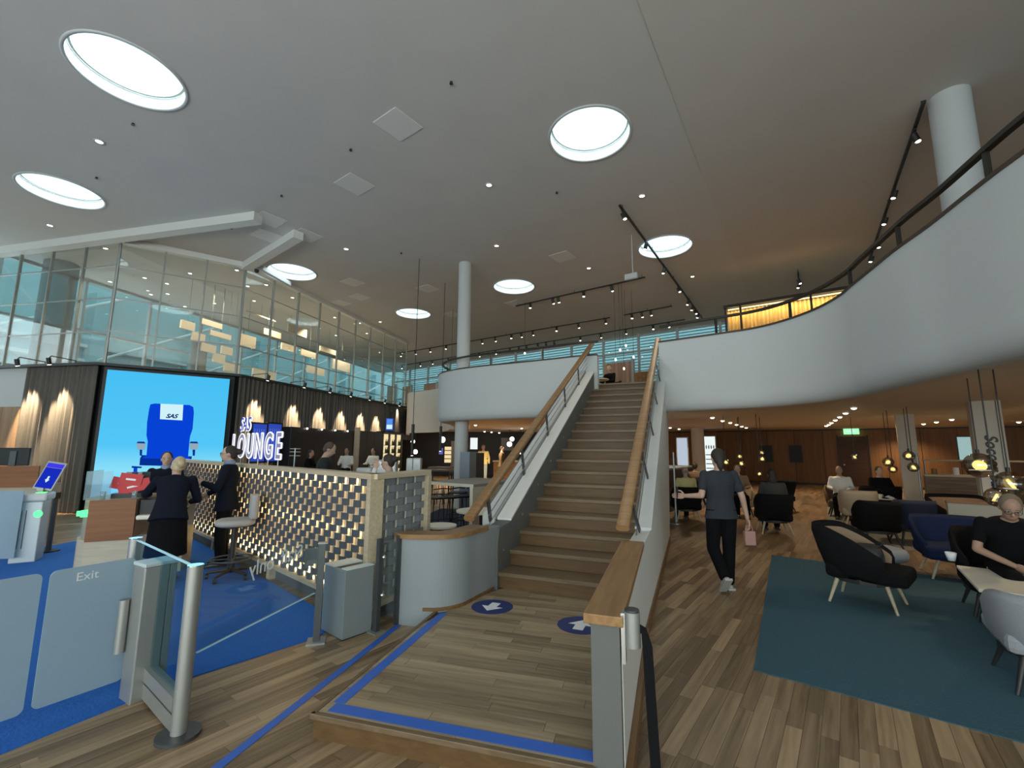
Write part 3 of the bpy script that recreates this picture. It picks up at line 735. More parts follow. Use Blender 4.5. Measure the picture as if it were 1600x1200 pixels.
# curved low wall with oak cap, and the end wall on the other side
pw = smooth([(-1.16, 4.70), (-1.09, 4.605), (-.98, 4.56), (-.84, 4.545), (-.70, 4.55), (-.57, 4.61), (-.46, 4.72), (-.37, 4.89), (-.27, 5.07), (-.13, 5.36)], 4)
lo = empty('wall_low_curved', (-1.0, 4.6, 0)); struct(lo)
wobj(MB().sweep(pw, [(0, 0), (.17, 0), (.17, .80), (0, .80)][::-1], smooth=False), 'panel', M_lowwall, lo)
wobj(MB().sweep(pw[1:-4], [(-.03, .80), (.20, .80), (.20, .845), (-.03, .845)][::-1]), 'cap', M_oak, lo)
wobj(MB().sweep(pw[12:-2], [(-.012, LZ), (.0, LZ), (.0, LZ + .03), (-.012, LZ + .03)][::-1]), 'skirting', M_oak, lo)
q0, q1 = st(1.555, -2.43), st(1.47, -.5); M, ln, ang = frame_of(q0, q1)
rw = empty('wall_low_straight', (q0.x, q0.y, 0), ang); struct(rw)
MB().box((0, -.145, 0), (ln, 0, .795)).obj('panel', M_greywall, rw); MB().box((.06, -.150, 0), (ln, -.145, .795)).obj('outer_lining', M_offwhite, rw)
MB().box((-.02, -.165, .795), (ln + .04, .035, .845), bev=.005).obj('cap', M_oak, rw)
MB().box((.02, -.185, .0), (ln, -.150, .12)).obj('skirting', M_oak, rw)
# belt barrier cassette at the wall end
p = q0 + Vector((.15, -.02, 0)); r = empty('belt_barrier', (q0.x, q0.y, .0), ang, 'black belt barrier clipped to the end of the low wall', 'barrier')
MB().box((.0, -.172, .62), (.05, -.152, .86)).obj('bracket', M_chrome, r)
cs = MB().cyl((.03, -.205, .70), (.03, -.205, .865), .040, 20).obj('cassette', M_alu, r); MB().cyl((.03, -.205, .865), (.03, -.205, .876), .036, 20).obj('cassette_lid', M_darksteel, cs)
m = MB(); pts = [(.03, -.222, .79), (.01, -.262, .785), (-.005, -.278, .72), (-.02, -.288, .45), (-.03, -.298, .2), (-.04, -.305, .02)]
vs = []
for x, y, z in pts: vs += [(x, y, z - .028), (x, y, z + .028), (x + .003, y - .003, z + .028), (x + .003, y - .003, z - .028)]
# the loose belt hangs with its flat side turned to the wall
fs = []
for i in range(len(pts) - 1):
    for j in range(4): fs.append((i*4 + j, i*4 + (j+1) % 4, i*4 + 4 + (j+1) % 4, i*4 + 4 + j))
vs2 = []
for i, (x, y, z) in enumerate(pts):
    t = min(1, i/2); wv = Vector((0, -.024, 0)).lerp(Vector((.0, 0, .026)), 1 - t)
    c = Vector((x, y, z)); vs2 += [c - wv, c + wv, c + wv + Vector((.003, 0, .002)), c - wv + Vector((.003, 0, .002))]
m.add(vs2, fs).obj('belt', M_blackfab, r)

# ------------------------------------------------------------------ floor planks near the camera
fo = bpy.data.objects['floor']
inpoly = lambda p, poly: sum(((a.y > p.y) != (b.y > p.y)) and (p.x < (b.x - a.x)*(p.y - a.y)/(b.y - a.y) + a.x) for a, b in zip(poly, poly[1:] + poly[:1])) % 2 == 1
def project(p):
    c = ROT.transposed() @ (Vector(p) - CAM)
    return (800 + FPX*c.x/-c.z, 600 - FPX*c.y/-c.z) if c.z < -.05 else (-1e4, -1e4)
CARP = [at(1206, 868), at(1178, 1048), at(1178, 1048) + (at(1600, 1162) - at(1178, 1048))*3.6, at(1206, 868) + (at(1600, 1162) - at(1178, 1048))*3.6]
BLUE = [Vector(p + (0,)) for p in ((-5.2, .2), (-3.3, 1.9), (-2.79, 2.72), (-2.38, 3.52), (-1.74, 4.24), (-1.62, 4.62), (-6.9, 9.55), (-7.75, 8.2), (-7.79, 7.15), (-12, 5.4), (-12, 1))]
cand = []
for iw in range(-60, 60):
    sh = rnd.random()*.9
    for il in range(-2, 16):
        c = G(iw*.09 + .045, il*.9 + sh + .45); px, py = project(c)
        if py > 1330 or py < 700 or px < -150 or px > 1750 or c.y < .5: continue
        if inpoly(c, CARP) or inpoly(c, BLUE) or inpoly(c, LAND): continue
        # hidden behind the landing, low walls or partition
        if c.x > -1.0 and inpoly(c, [LA, LBp, st(1.6, 0), st(1.6, 6), st(-.3, 6), st(-.3, .3)]): continue
        cand.append((c.length, c, iw, il*.9 + sh))
cand.sort(key=lambda t: t[0])
pk = None
for d_, c, iw, l0 in cand[:300]:
    if pk is None: pk = MB().box((.001, .001, 0), (.899, .089, .003)).obj('plank', M_plank, fo); o = pk
    else: o = pk.copy(); COL.objects.link(o)
    b = G(iw*.09 + .09, l0); o.location = (b.x, b.y, 0); o.rotation_euler = (0, 0, PI/2 - GA)

# carpets
def carpet(label, poly, material, z=.009):
    return tag(MB().prism([(p.x, p.y) for p in poly], .001, z).obj('carpet', material), label, 'carpet')
carpet('dark teal carpet under the lounge armchairs and white table', CARP, M_tealcarp)
carpet('bright blue carpet around the reception desks and gates', BLUE, M_bluecarp)
ca_ = [at(1300, 805), at(1297, 835), at(1590, 895), at(1600, 800)]
carpet('pale grey striped carpet under the far black armchairs', [at(1292, 792), at(1296, 836), at(1400, 862), at(1700, 850), at(1640, 790)], M_greycarp)

# ------------------------------------------------------------------ entrance gates
def text(body, size, m, parent, loc, rot, name='lettering', extrude=.001, offset=0.0, shear=0.0, align='CENTER', outline=0.0):
    c = bpy.data.curves.new(name, 'FONT'); c.body = body; c.size = size; c.align_x = align; c.align_y = 'CENTER'; c.shear = shear; c.extrude = extrude; c.offset = offset
    if outline: c.fill_mode = 'NONE'; c.bevel_depth = outline; c.bevel_resolution = 1; c.extrude = 0
    c.materials.append(m)
    return text_mesh(c, name, parent, loc, rot)
p1, p2, p3 = Vector((-2.98, 3.70, 0)), Vector((-1.94, 2.89, 0)), Vector((-1.69, 4.18, 0))
M, ln, ang = frame_of(p1, p2)
r = empty('glass_barrier', tuple(p2), ang, 'low glass barrier between two round steel posts beside the frosted gate', 'barrier')
def LX(x): return x - ln
for x, b in ((0, 0), (ln, 1)):
    po = MB().cyl((LX(x), 0, .02), (LX(x), 0, .955), .042, 24).obj('post', M_alu, r); MB().cyl((LX(x), 0, .0), (LX(x), 0, .022), .115, 32).obj('base_plate', M_darksteel, po)
    MB().cyl((LX(x), 0, .955), (LX(x), 0, .962), .044, 24).obj('post_cap', M_chrome, po)
MB().box((LX(.05), -.006, .20), (LX(ln - .045), .006, .945)).obj('glass_pane', M_gateglass, r)
MB().box((LX(.05), -.008, .945), (LX(ln - .045), .008, .952)).obj('glass_edge', mat('polished_glass_edge', (.55, .80, .88), .2), r)
MB().box((LX(.62), -.035, .13), (LX(ln - .04), .035, .21)).obj('bottom_rail', M_alu, r); MB().box((LX(.62), -.03, .02), (LX(ln - .04), .03, .11)).obj('lower_rail', M_alu, r)
# upright with the swing gates
u_ = Vector((.51, .86, 0)).normalized(); up0 = Vector((-2.63, 3.28, 0)); ang_u = math.atan2(u_.y, u_.x)
r = empty('gate_upright', tuple(up0), ang_u, 'grey metal gate upright with a recessed pull and pale top', 'gate')
MB().box((0, -.17, 0), (.15, -.0, .86), bev=.008).obj('cabinet', M_alu, r); MB().box((.155, -.16, 0), (.20, -.02, .88), bev=.006).obj('rear_channel', M_alu, r)
MB().box((-.004, -.18, .86), (.21, .01, .885), bev=.006).obj('top_plate', mat('pale_top_plate', (.62, .70, .72), .35, metal=.3), r)
MB().box((.02, .0, .42), (.12, .012, .72)).obj('recess', M_darksteel, r); MB().cyl((.055, .02, .44), (.055, .02, .70), .022, 14).obj('pull', M_alu, r)
MB().cyl((-.03, .0, .30), (-.03, .0, .64), .03, 16).obj('hinge', M_alu, r)
def rrect(x0, x1, z0, z1, rad, n=6):
    pts = []
    for cx, cz, a0 in ((x1 - rad, z1 - rad, 0), (x0 + rad, z1 - rad, 90), (x0 + rad, z0 + rad, 180), (x1 - rad, z0 + rad, 270)):
        for i in range(n + 1):
            t = math.radians(a0 + 90*i/n); pts.append((cx + rad*math.cos(t), cz + rad*math.sin(t)))
    return pts
def plate(pts, y0, y1, mi=0):
    m = MB(); n = len(pts); vs = [(x, y0, z) for x, z in pts] + [(x, y1, z) for x, z in pts]
    m.add(vs, [tuple(range(n)), tuple(range(2*n - 1, n - 1, -1))] + [(i, n + i, n + (i+1) % n, (i+1) % n) for i in range(n)], mi); return m
for k, (off0, lb_) in enumerate(((0.0, 'frosted glass swing gate leaf hinged on the grey upright'), (.475, 'frosted glass swing gate leaf at the edge of the picture, away from the upright'))):
    g0 = Vector((-2.66, 3.33, 0)) - u_*off0
    r = empty('swing_gate', tuple(g0), ang_u + PI, lb_, 'gate', 'frosted swing gates')
    plate(rrect(.0, .44, .10, .90, .035), -.006, .006).obj('frosted_leaf', M_frost, r)
    text('Exit', .075, M_label, r, (.26 if k == 0 else .30, .0075, .835), (PI/2, 0, PI) )
# clear pane with reversed lettering, steel bollard post
M, ln, ang = frame_of(p2, p3)
r = empty('lane_gate', tuple(p2), ang, 'clear glass lane gate with white lettering seen from behind', 'gate')
MB().box((.07, -.005, .432), (ln - .07, .005, .93)).obj('glass_leaf', M_glass, r)
text('only', .15, M_label, r, (.57, -.007, .815), (PI/2, 0, PI)); text('Staff', .15, M_label, r, (.90, -.007, .825), (PI/2, 0, PI))
MB().box((.07, -.006, .425), (ln - .07, .006, .432)).obj('glass_edge', MATS['polished_glass_edge'], r)
r = empty('bollard_post', tuple(p3), .3, 'square dark steel post with a small flat plate beside the bin', 'post')
MB().box((-.028, -.028, .02), (.028, .028, .83)).obj('post', M_darksteel, r); MB().box((-.075, -.075, 0), (.075, .075, .02)).obj('base_plate', M_alu, r); MB().box((-.034, -.034, .83), (.034, .034, .838)).obj('post_cap', M_alu, r)
MB().box((-.14, -.010, .66), (-.03, .010, .79)).obj('plate', M_darksteel, r)
# bin
b0, b1, b2_ = at(534, 1003), at(505, 985), at(580, 987); M, ln, ang = frame_of(b0, b2_)
r = empty('waste_bin', tuple(b0), ang, 'tall pale grey rectangular bin with open slots in its top', 'bin')
MB().box((0, 0, .012), (ln, .37, .585), bev=.004).obj('body', M_bin, r); MB().box((.01, .01, 0), (ln - .01, .36, .012)).obj('plinth', M_black, r)
MB().box((.03, .04, .586), (ln - .03, .33, .588)).obj('opening', M_black, r)
MB().box((.015, .0, .588), (ln - .0, .10, .596)).obj('lid', mat('pale_lid', (.62, .68, .68), .5), r); MB().box((.0, .20, .588), (ln, .37, .60)).obj('lid', MATS['pale_lid'], r)
# narrow glass wicket beside the low wall
w0, w1 = Vector((-1.235, 4.40, 0)), Vector((-1.10, 4.60, 0)); M, ln, ang = frame_of(w0, w1)
r = empty('glass_wicket', tuple(w0), ang, 'narrow glass wicket with chrome hinges between bin and low wall', 'gate')
for x in (0, ln): MB().box((x - .022, -.022, 0), (x + .022, .022, .83)).obj('post', M_darksteel, r)
MB().box((.03, -.005, .09), (ln - .03, .005, .80)).obj('glass_leaf', M_glass, r)
for z in (.32, .66): MB().ball((.035, -.02, z), (.022, .022, .022), 12, 8).obj('hinge', M_chrome, r)
MB().box((-.06, -.06, 0), (.06, .06, .014)).obj('base_plate', M_alu, r)

# ------------------------------------------------------------------ lit lattice partition
PC, PL, PR = Vector((-1.36, 4.54, 0)), Vector((-7.15, 9.75, 0)), Vector((-1.01, 5.38, 0))
def divider(name, a, b, label, lit, cap_r=True):
    M, ln, ang = frame_of(a, b)
    r = empty(name, tuple(a), ang, label, 'partition', 'woven felt partitions')
    z0, z1 = .20, 1.37; rows = 16; ph = (z1 - z0)/rows
    pitch = .12 if lit else .16; n = int((ln - .1)/pitch)
    bw = .030 if lit else .022
    bt = MB().box((-bw/2, .0, z0), (bw/2, .012, z1)).mesh('batten', [M_palewood if lit else M_whitelam])
    for j in range(n + 1):
        o = bpy.data.objects.new('batten', bt); COL.objects.link(o); o.parent = r; o.location = (.06 + j*pitch, 0, 0)
    for q in range(rows):
        m = MB(); za, zb = z0 + q*ph + .001, z0 + (q+1)*ph - .001
        for j in range(n + 1):
            if (j + q) % 2: continue
            c = .06 + j*pitch; hw = pitch*.58 if lit else pitch*.93
            prof = [(-hw, -.008), (-hw*.62, -.030), (0, -.036), (hw*.62, -.030), (hw, -.008)] if lit else [(-hw, .004), (-hw*.55, -.016), (0, -.020), (hw*.55, -.016), (hw, .004)]
            prof = [(min(max(c + x, .045), ln - .045), y) for x, y in prof]
            vs = [(x, y, za) for x, y in prof] + [(x, y, zb) for x, y in prof] + [(x, y + .005, za) for x, y in prof] + [(x, y + .005, zb) for x, y in prof]
            fs = []
            for i in range(4): fs += [(i, i+1, 6+i, 5+i), (10+i, 15+i, 16+i, 11+i), (5+i, 6+i, 16+i, 15+i), (i, 10+i, 11+i, i+1)]
            m.add(vs, fs)
        m.obj('felt_strip', M_felt if lit else M_felt2, r)
    MB().box((.03, .075 if lit else .03, z0), (ln - .03, .085 if lit else .04, z1)).obj('back_panel', M_whitelam if lit else M_felt, r)
    MB().box((-.03, -.06, z1 + .0), (ln + .03, .09, z1 + .055), bev=.004).obj('top_rail', M_palewood, r)
    MB().box((-.03, -.06, z0 - .05), (ln + .03, .09, z0), bev=.004).obj('bottom_rail', M_palewood, r)
    MB().box((ln - .035, -.062, .0), (ln + .035, .092, z1), bev=.004).obj('frame_post', M_palewood, r)
    MB().box((0.0, .03, .0), (ln, .06, z0 - .05)).obj('plinth', M_felt, r)
    if lit:
        MB().box((-.035, -.062, .0), (.035, .092, z1), bev=.004).obj('frame_post', M_palewood, r)
        for x in (.6, 3.0, 5.4): MB().box((x, -.05, 0), (x + .09, .08, z0 - .05)).obj('foot', M_palewood, r)
        for z, dz in ((z0 + .006, 1), (z1 - .006, -1)):
            MB().box((.05, .02, z - .004), (ln - .05, .055, z + .004)).obj('led_strip', M_led, r)
        for z, dz, pw_ in ((z0 + .02, 1, 30), (z1 - .02, -1, 17), ((z0 + z1)/2, 1, 9), ((z0 + z1)/2 + .02, -1, 9)):
            l = bpy.data.lights.new('led_light', 'AREA'); l.shape = 'RECTANGLE'; l.size = ln - .1; l.size_y = .03; l.energy = pw_; l.color = (1.0, .72, .33)
            o = bpy.data.objects.new('led_light', l); COL.objects.link(o); o.parent = r; o.location = (ln/2, .042, z); o.rotation_euler = (PI if dz > 0 else 0, 0, 0)
    return r
part_ = divider('partition', PL, PC, 'long lattice partition of grey felt lit warm from inside', True)
divider('partition', PC, PR, 'short unlit return of the felt partition beside the bin', False)

# lounge sign standing on the partition
def rail_at(px, py): return onface(px, py, PL, PC)
s0, s1 = rail_at(361, 722), rail_at(444, 728); M, ln, ang = frame_of(s0, s1)
r = empty('lounge_sign', (s0.x, s0.y, 1.425), ang, 'standing white outlined lounge sign letters with airline letters above', 'sign')
LET = 'LOUNGE'; xs = [.05, .21, .385, .555, .735, .90]
for ch, x in zip(LET, xs):
    xx = x*ln
    o = text(ch, .50, M_signface, r, (xx, .0, .255), (PI/2, 0, 0), 'letter', .012, offset=.012); o.scale = (.82, 1, 1)
    t = text(ch, .50, M_signrim, o, (0, 0, .008), (0, 0, 0), 'letter_rim', 0, outline=.010, offset=.012)
    MB().cyl((xx, 0, .0), (xx, 0, .09), .009, 8).obj('stand', M_alu, r)
o = text('SAS', .30, M_tvblue, r, (.245*ln, .0, .60), (PI/2, 0, 0), 'airline_letters', .012, shear=.25)
text('SAS', .30, M_signrim, o, (0, 0, 0), (0, 0, 0), 'letter_rim', 0, outline=.010, shear=.25)
for x in (.17, .32): MB().cyl((x*ln, 0, .40), (x*ln, 0, .52), .009, 8).obj('stand', M_alu, r)

# ------------------------------------------------------------------ people
def person(label, loc, rz=0.0, h=1.70, J=None, top=('shirt', C_white), sleeve='long', bottom=('trousers', C_black), hair=('short', H_dark), shoes=M_shoeblack, skin=SKIN, vox=.012, face=True, extras=(), gaze=(0, 1, -.05), group=None):
    j = dict(ankleL=(-.10, 0, .08), ankleR=(.10, 0, .08), kneeL=(-.105, .03, .48), kneeR=(.105, .03, .48), hipL=(-.09, 0, .90), hipR=(.09, 0, .90),
             pelvis=(0, 0, .94), waist=(0, .01, 1.08), chest=(0, .0, 1.27), neck=(0, -.015, 1.43), head=(0, .015, 1.575),
             shL=(-.185, 0, 1.375), shR=(.185, 0, 1.375), elL=(-.25, -.03, 1.11), elR=(.25, -.03, 1.11), wrL=(-.26, .06, .88), wrR=(.26, .06, .88))
    if J: j.update(J)
    s = h/1.70; j = {k: Vector(v)*s for k, v in j.items()}
    r = empty('person', loc, rz, label, 'person', group)
    def finish(m, name, material, v, it=4, parent=None):
        o = m.obj(name, material, parent or r)
        md = o.modifiers.new('remesh', 'REMESH'); md.mode = 'VOXEL'; md.voxel_size = v; md.use_smooth_shade = True
        sm = o.modifiers.new('smooth', 'SMOOTH'); sm.iterations = it; sm.factor = .5
        return o
    def seg(m, a, b, ra, rb, n=14):
        m.cone(a, b, ra*s, rb*s, n); m.ball(a, (ra*s,)*3, 12, 8); m.ball(b, (rb*s,)*3, 12, 8)
    rightS = (j['shR'] - j['shL']).normalized(); rightH = (j['hipR'] - j['hipL']).normalized()
    def ring(c, right, up, a, b, n=20):
        fw = up.cross(right).normalized(); return [c + right*(a*s*math.cos(2*PI*i/n)) + fw*(b*s*math.sin(2*PI*i/n)) for i in range(n)]
    def torso(m, d, low=0.0, flare=0.0, lowc=None):
        sp = [j['pelvis'], j['waist'], j['chest'], (j['shL'] + j['shR'])/2, j['neck']]
        up0_ = (sp[1] - sp[0]).normalized(); up1 = (sp[2] - sp[1]).normalized(); up2 = (sp[4] - sp[2]).normalized()
        rs = []
        if low: rs.append(ring(sp[0] - up0_*low, rightH, up0_, .175 + d + flare, .125 + d + flare))
        rs += [ring(sp[0] - up0_*.04*s, rightH, up0_, .17 + d, .12 + d), ring(sp[1], rightH.lerp(rightS, .4).normalized(), up0_.lerp(up1, .5).normalized(), .145 + d, .10 + d),
               ring(sp[2], rightS, up1, .168 + d, .118 + d), ring(sp[3] - up2*.02*s, rightS, up2, .180 + d, .098 + d), ring(sp[3] + up2*.035*s, rightS, up2, .130 + d, .072 + d), ring(sp[4] + up2*.0, rightS, up2, .062 + d*.6, .056 + d*.6)]
        m.loft(rs)
    up = (j['head'] - j['neck']).normalized(); g = Vector(gaze).normalized(); rt = g.cross(up).normalized(); up = rt.cross(g).normalized()
    HM = Matrix((rt, g, up)).transposed(); hc = j['head']
    hp = lambda x, y, z: hc + HM @ (Vector((x, y, z))*s)
    b = MB()
    torso(b, -.006)
    b.ball(hp(0, -.005, .02), [v*s for v in (.073, .093, .100)], 20, 14, 0, HM.to_4x4()); b.ball(hp(0, .022, -.05), [v*s for v in (.056, .066, .068)], 16, 10, 0, HM.to_4x4())
    b.ball(hp(0, .095, -.018), [v*s for v in (.015, .022, .022)], 10, 8, 0, HM.to_4x4())
    for sx_ in (-1, 1): b.ball(hp(sx_*.075, -.012, -.008), [v*s for v in (.012, .020, .030)], 10, 8, 0, HM.to_4x4())
    seg(b, j['neck'] - Vector((0, 0, .03*s)), hp(0, -.012, -.05), .056, .050)
    for q in 'LR':
        seg(b, j['sh'+q], j['el'+q], .046, .038); seg(b, j['el'+q], j['wr'+q], .038, .026)
        seg(b, j['hip'+q], j['knee'+q], .080, .054); seg(b, j['knee'+q], j['ankle'+q], .052, .036)
        a = j['ankle'+q]
        b.ball(a + Vector((0, .05*s, -.04*s)), (.04*s, .12*s, .035*s), 12, 8)
    body = finish(b, 'body', skin, vox)
    if vox < .018:
        hm = MB()
        for q, sgn in (('L', -1), ('R', 1)):
            d = (j['wr'+q] - j['el'+q]).normalized(); wd = d.cross(Vector((sgn, 0, .2))).normalized(); nn = wd.cross(d).normalized()*(-sgn)
            PM = Matrix((wd, nn, d)).transposed().to_4x4(); wr = j['wr'+q]
            hm.ball(wr + d*.045*s, (.040*s, .017*s, .055*s), 14, 10, 0, PM)
            for i in range(4):
                base = wr + d*.082*s + wd*((i - 1.5)*.0195*s); L1 = (.040, .046, .043, .034)[i]*s
                e1 = base + (d*.92 + nn*.38).normalized()*L1; e2 = e1 + (d*.55 + nn*.83).normalized()*L1*.8
                hm.cone(base - d*.02*s, e1, .0088*s, .008*s, 8); hm.ball(e1, (.008*s,)*3, 8, 6); hm.cone(e1, e2, .008*s, .0068*s, 8); hm.ball(e2, (.0068*s,)*3, 8, 6)
            tb_ = wr + d*.02*s + wd*.03*s; t1 = tb_ + (d*.6 + wd*.65 + nn*.3).normalized()*.04*s; t2 = t1 + (d*.85 + wd*.1 + nn*.5).normalized()*.032*s
            hm.cone(tb_, t1, .012*s, .0095*s, 8); hm.ball(t1, (.0095*s,)*3, 8, 6); hm.cone(t1, t2, .0095*s, .0075*s, 8); hm.ball(t2, (.0075*s,)*3, 8, 6)
        hm.obj('hands', skin, body)
    # clothes
    kind, cm = top
    t = MB(); jk = kind == 'jacket'
    torso(t, .020 if jk else .016, (.16 if jk else .10)*s, .03 if jk else .012)
    for q in 'LR':
        seg(t, j['sh'+q], j['el'+q] if sleeve == 'long' else j['sh'+q].lerp(j['el'+q], .62), .062 if jk else .056, .054 if sleeve == 'long' else .056)
        if sleeve == 'long': seg(t, j['el'+q], j['el'+q].lerp(j['wr'+q], .93), .053, .040)
    finish(t, 'jacket' if jk else 'shirt', cm, vox, 3)
    bk, bmat = bottom[:2]
    if bk == 'trousers':
        t = MB(); u0 = (j['waist'] - j['pelvis']).normalized()
        t.loft([ring(j['pelvis'] - u0*.09*s, rightH, u0, .165, .12), ring(j['pelvis'], rightH, u0, .182, .132), ring(j['pelvis'] + u0*.10*s, rightH, u0, .158, .112)])
        for q in 'LR':
            seg(t, j['hip'+q], j['knee'+q], .098, .076); seg(t, j['knee'+q], j['knee'+q].lerp(j['ankle'+q], .96), .076, .064)
        finish(t, 'trousers', bmat, vox, 3)
    elif bk == 'skirt':
        hz = bottom[2]*s; t = MB(); Z = Vector((0, 0, 1))
        pc_ = j['pelvis']; kc = (j['kneeL'] + j['kneeR'])/2
        t.loft([ring(Vector((kc.x, kc.y - .02, hz)), rightH, Z, .235, .20), ring(pc_ + Vector((0, 0, -.2*s)), rightH, Z, .205, .155), ring(pc_, rightH, Z, .185, .135), ring(j['waist'], rightH, Z, .152, .11)])
        finish(t, 'skirt', bmat, vox, 2)
    for q in 'LR':
        a = j['ankle'+q]; dn = (a - j['knee'+q]).normalized(); fwd = Vector((0, 1, 0)) if abs(dn.z) > .75 else Vector((0, dn.z*-1, dn.y)).normalized()
        if dn.z > -.97 and abs(dn.y) > .25: fwd = Vector((0, -dn.z, dn.y)).normalized()
        m = MB(); rr = Vector((1, 0, 0)); uu = rr.cross(fwd).normalized(); FM = Matrix((rr, fwd, uu)).transposed().to_4x4()
        c0 = a - uu*.045*s + fwd*.055*s
        m.ball(c0, (.046*s, .135*s, .040*s), 14, 10, 0, FM); m.ball(a - uu*.01*s, (.045*s, .052*s, .05*s), 12, 8, 0, FM)
        m.box((-.043*s, -.085*s, -.082*s), (.043*s, .185*s, -.055*s), 0, Matrix.Translation(a) @ FM)
        m.obj('shoe', shoes, r)
    hk, hmat = hair
    if hk != 'bald':
        m = MB()
        m.ball(hp(0, -.024, .034), [v*s for v in (.083, .092, .094)], 20, 14, 0, HM.to_4x4()); m.ball(hp(0, -.055, -.01), [v*s for v in (.070, .058, .075)], 14, 10, 0, HM.to_4x4())
        if hk == 'bun': m.ball(hp(0, -.135, .03), [v*s for v in (.048, .045, .045)], 14, 10, 0, HM.to_4x4())
        if hk == 'updo':
            m.ball(hp(0, -.095, .07), [v*s for v in (.065, .055, .06)], 14, 10, 0, HM.to_4x4()); m.ball(hp(.02, -.12, .02), [v*s for v in (.05, .045, .05)], 14, 10, 0, HM.to_4x4())
        if hk == 'pony':
            m.ball(hp(0, -.085, -.07), [v*s for v in (.045, .04, .075)], 14, 10, 0, HM.to_4x4()); m.ball(hp(0, -.080, -.115), [v*s for v in (.026, .022, .05)], 12, 8, 0, HM.to_4x4())
        if hk == 'long': m.ball(hp(0, -.06, -.10), [v*s for v in (.085, .06, .13)], 14, 10, 0, HM.to_4x4())
        finish(m, 'hair', hmat, vox, 2)
    else:
        m = MB(); m.ball(hp(0, -.045, -.005), [v*s for v in (.077, .066, .045)], 16, 8, 0, HM.to_4x4()); finish(m, 'hair', hmat, vox, 2)
    if face:
        for sx_ in (-1, 1):
            e = MB().ball(hp(sx_*.030, .080, .010), [v*s for v in (.014, .009, .008)], 10, 6, 0, HM.to_4x4()).obj('eye', M_eyew, body)
            MB().ball(hp(sx_*.030, .0868, .010), [v*s for v in (.007, .004, .007)], 10, 6, 0, HM.to_4x4()).obj('iris', M_eye, body)
            MB().ball(hp(sx_*.030, .084, .030), [v*s for v in (.019, .006, .0042)], 10, 6, 0, HM.to_4x4()).obj('eyebrow', hmat, body)
        MB().ball(hp(0, .086, -.058), [v*s for v in (.022, .007, .0065)], 12, 6, 0, HM.to_4x4()).obj('mouth', M_lip, body)
    if 'glasses' in extras:
        m = MB()
        for sx_ in (-1, 1):
            pts = [hp(sx_*.032 + .024*math.cos(2*PI*i/14), .100, .008 + .018*math.sin(2*PI*i/14)) for i in range(15)]; m.tube(pts, .0022, 5); m.tube([hp(sx_*.056, .1, .012), hp(sx_*.078, -.01, .01)], .002, 5)
        m.tube([hp(-.008, .102, .012), hp(.008, .102, .012)], .002, 5); m.obj('glasses', M_black, r)
    if 'scarf' in extras:
        m = MB(); m.ball(j['neck'] + Vector((0, .02, .02))*s, (.078*s, .080*s, .05*s), 14, 8); m.ball(j['neck'] + Vector((0, .075, -.05))*s, (.05*s, .035*s, .07*s), 12, 8); finish(m, 'scarf', C_scarf, vox, 2)
    return r
SIT = dict(ankleL=(-.11, .50, .08), ankleR=(.11, .48, .08), kneeL=(-.11, .46, .50), kneeR=(.11, .46, .50), hipL=(-.09, .02, .50), hipR=(.09, .02, .50), pelvis=(0, 0, .55), waist=(0, -.02, .68), chest=(0, -.03, .87),
           neck=(0, -.03, 1.03), head=(0, .01, 1.175), shL=(-.185, -.02, .975), shR=(.185, -.02, .975), elL=(-.24, .06, .74), elR=(.24, .06, .74), wrL=(-.15, .30, .72), wrR=(.15, .30, .72))
def sit(**k): d = dict(SIT); d.update(k); return d
# the woman walking away
person('woman in dark grey T-shirt and black trousers walking away across the lounge', (2.60, 5.72, 0), -.06, 1.70,
       dict(elL=(-.245, -.06, 1.12), wrL=(-.40, .10, 1.10), elR=(.26, -.02, 1.10), wrR=(.33, .04, .84), kneeL=(-.10, .05, .48), ankleL=(-.075, -.20, .20), kneeR=(.09, .05, .48), ankleR=(.07, .06, .08), shL=(-.178, 0, 1.375), shR=(.178, 0, 1.375)),
       ('shirt', C_tee), 'short', hair=('pony', H_dark), shoes=M_shoe, vox=.011, face=False)
pb = Vector((2.60, 5.72, 0)) + rotz(-.06).to_3x3() @ Vector((.345, .05, .0))
r = empty('handbag', (pb.x, pb.y, .52), -.06, 'small dusty pink bag carried by the walking woman', 'bag')
MB().box((-.065, -.035, 0), (.065, .035, .17), bev=.012).obj('body', C_pink, r); MB().tube([(-.045, 0, .17), (-.03, 0, .235), (.03, 0, .235), (.045, 0, .17)], .006, 6).obj('strap', C_pink, r)
r = empty('phone', tuple(Vector((2.60, 5.72, 1.10)) + rotz(-.06).to_3x3() @ Vector((-.47, .16, .03))), .9, 'phone held up by the walking woman', 'phone')
MB().box((-.035, -.004, -.07), (.035, .004, .07), bev=.003).obj('case', M_black, r)
# three women at the desk
person('woman in dark suit with glasses and blue scarf standing by the lattice partition', (-4.14, 6.70, 0), 1.98, 1.70,
       dict(elL=(-.22, .10, 1.10), wrL=(-.10, .30, 1.17), elR=(.23, .08, 1.10), wrR=(.12, .26, 1.0), head=(0, .03, 1.575)), ('jacket', C_suit), hair=('bun', H_dark), face=True, extras=('glasses', 'scarf'), vox=.012)
person('blonde woman in dark jacket and long skirt leaning over the desk', (-4.33, 5.86, 0), .50, 1.64,
       dict(waist=(0, .04, 1.07), chest=(0, .11, 1.21), neck=(0, .18, 1.34), head=(0, .245, 1.46), shL=(-.19, .17, 1.29), shR=(.19, .15, 1.29), elL=(-.33, .33, 1.10), wrL=(-.33, .56, 1.08), elR=(.27, .20, 1.02), wrR=(.18, .36, .98)),
       ('jacket', C_suit), bottom=('skirt', C_black, .34), hair=('updo', H_blond), gaze=(-.25, 1, -.3), face=True, vox=.012)
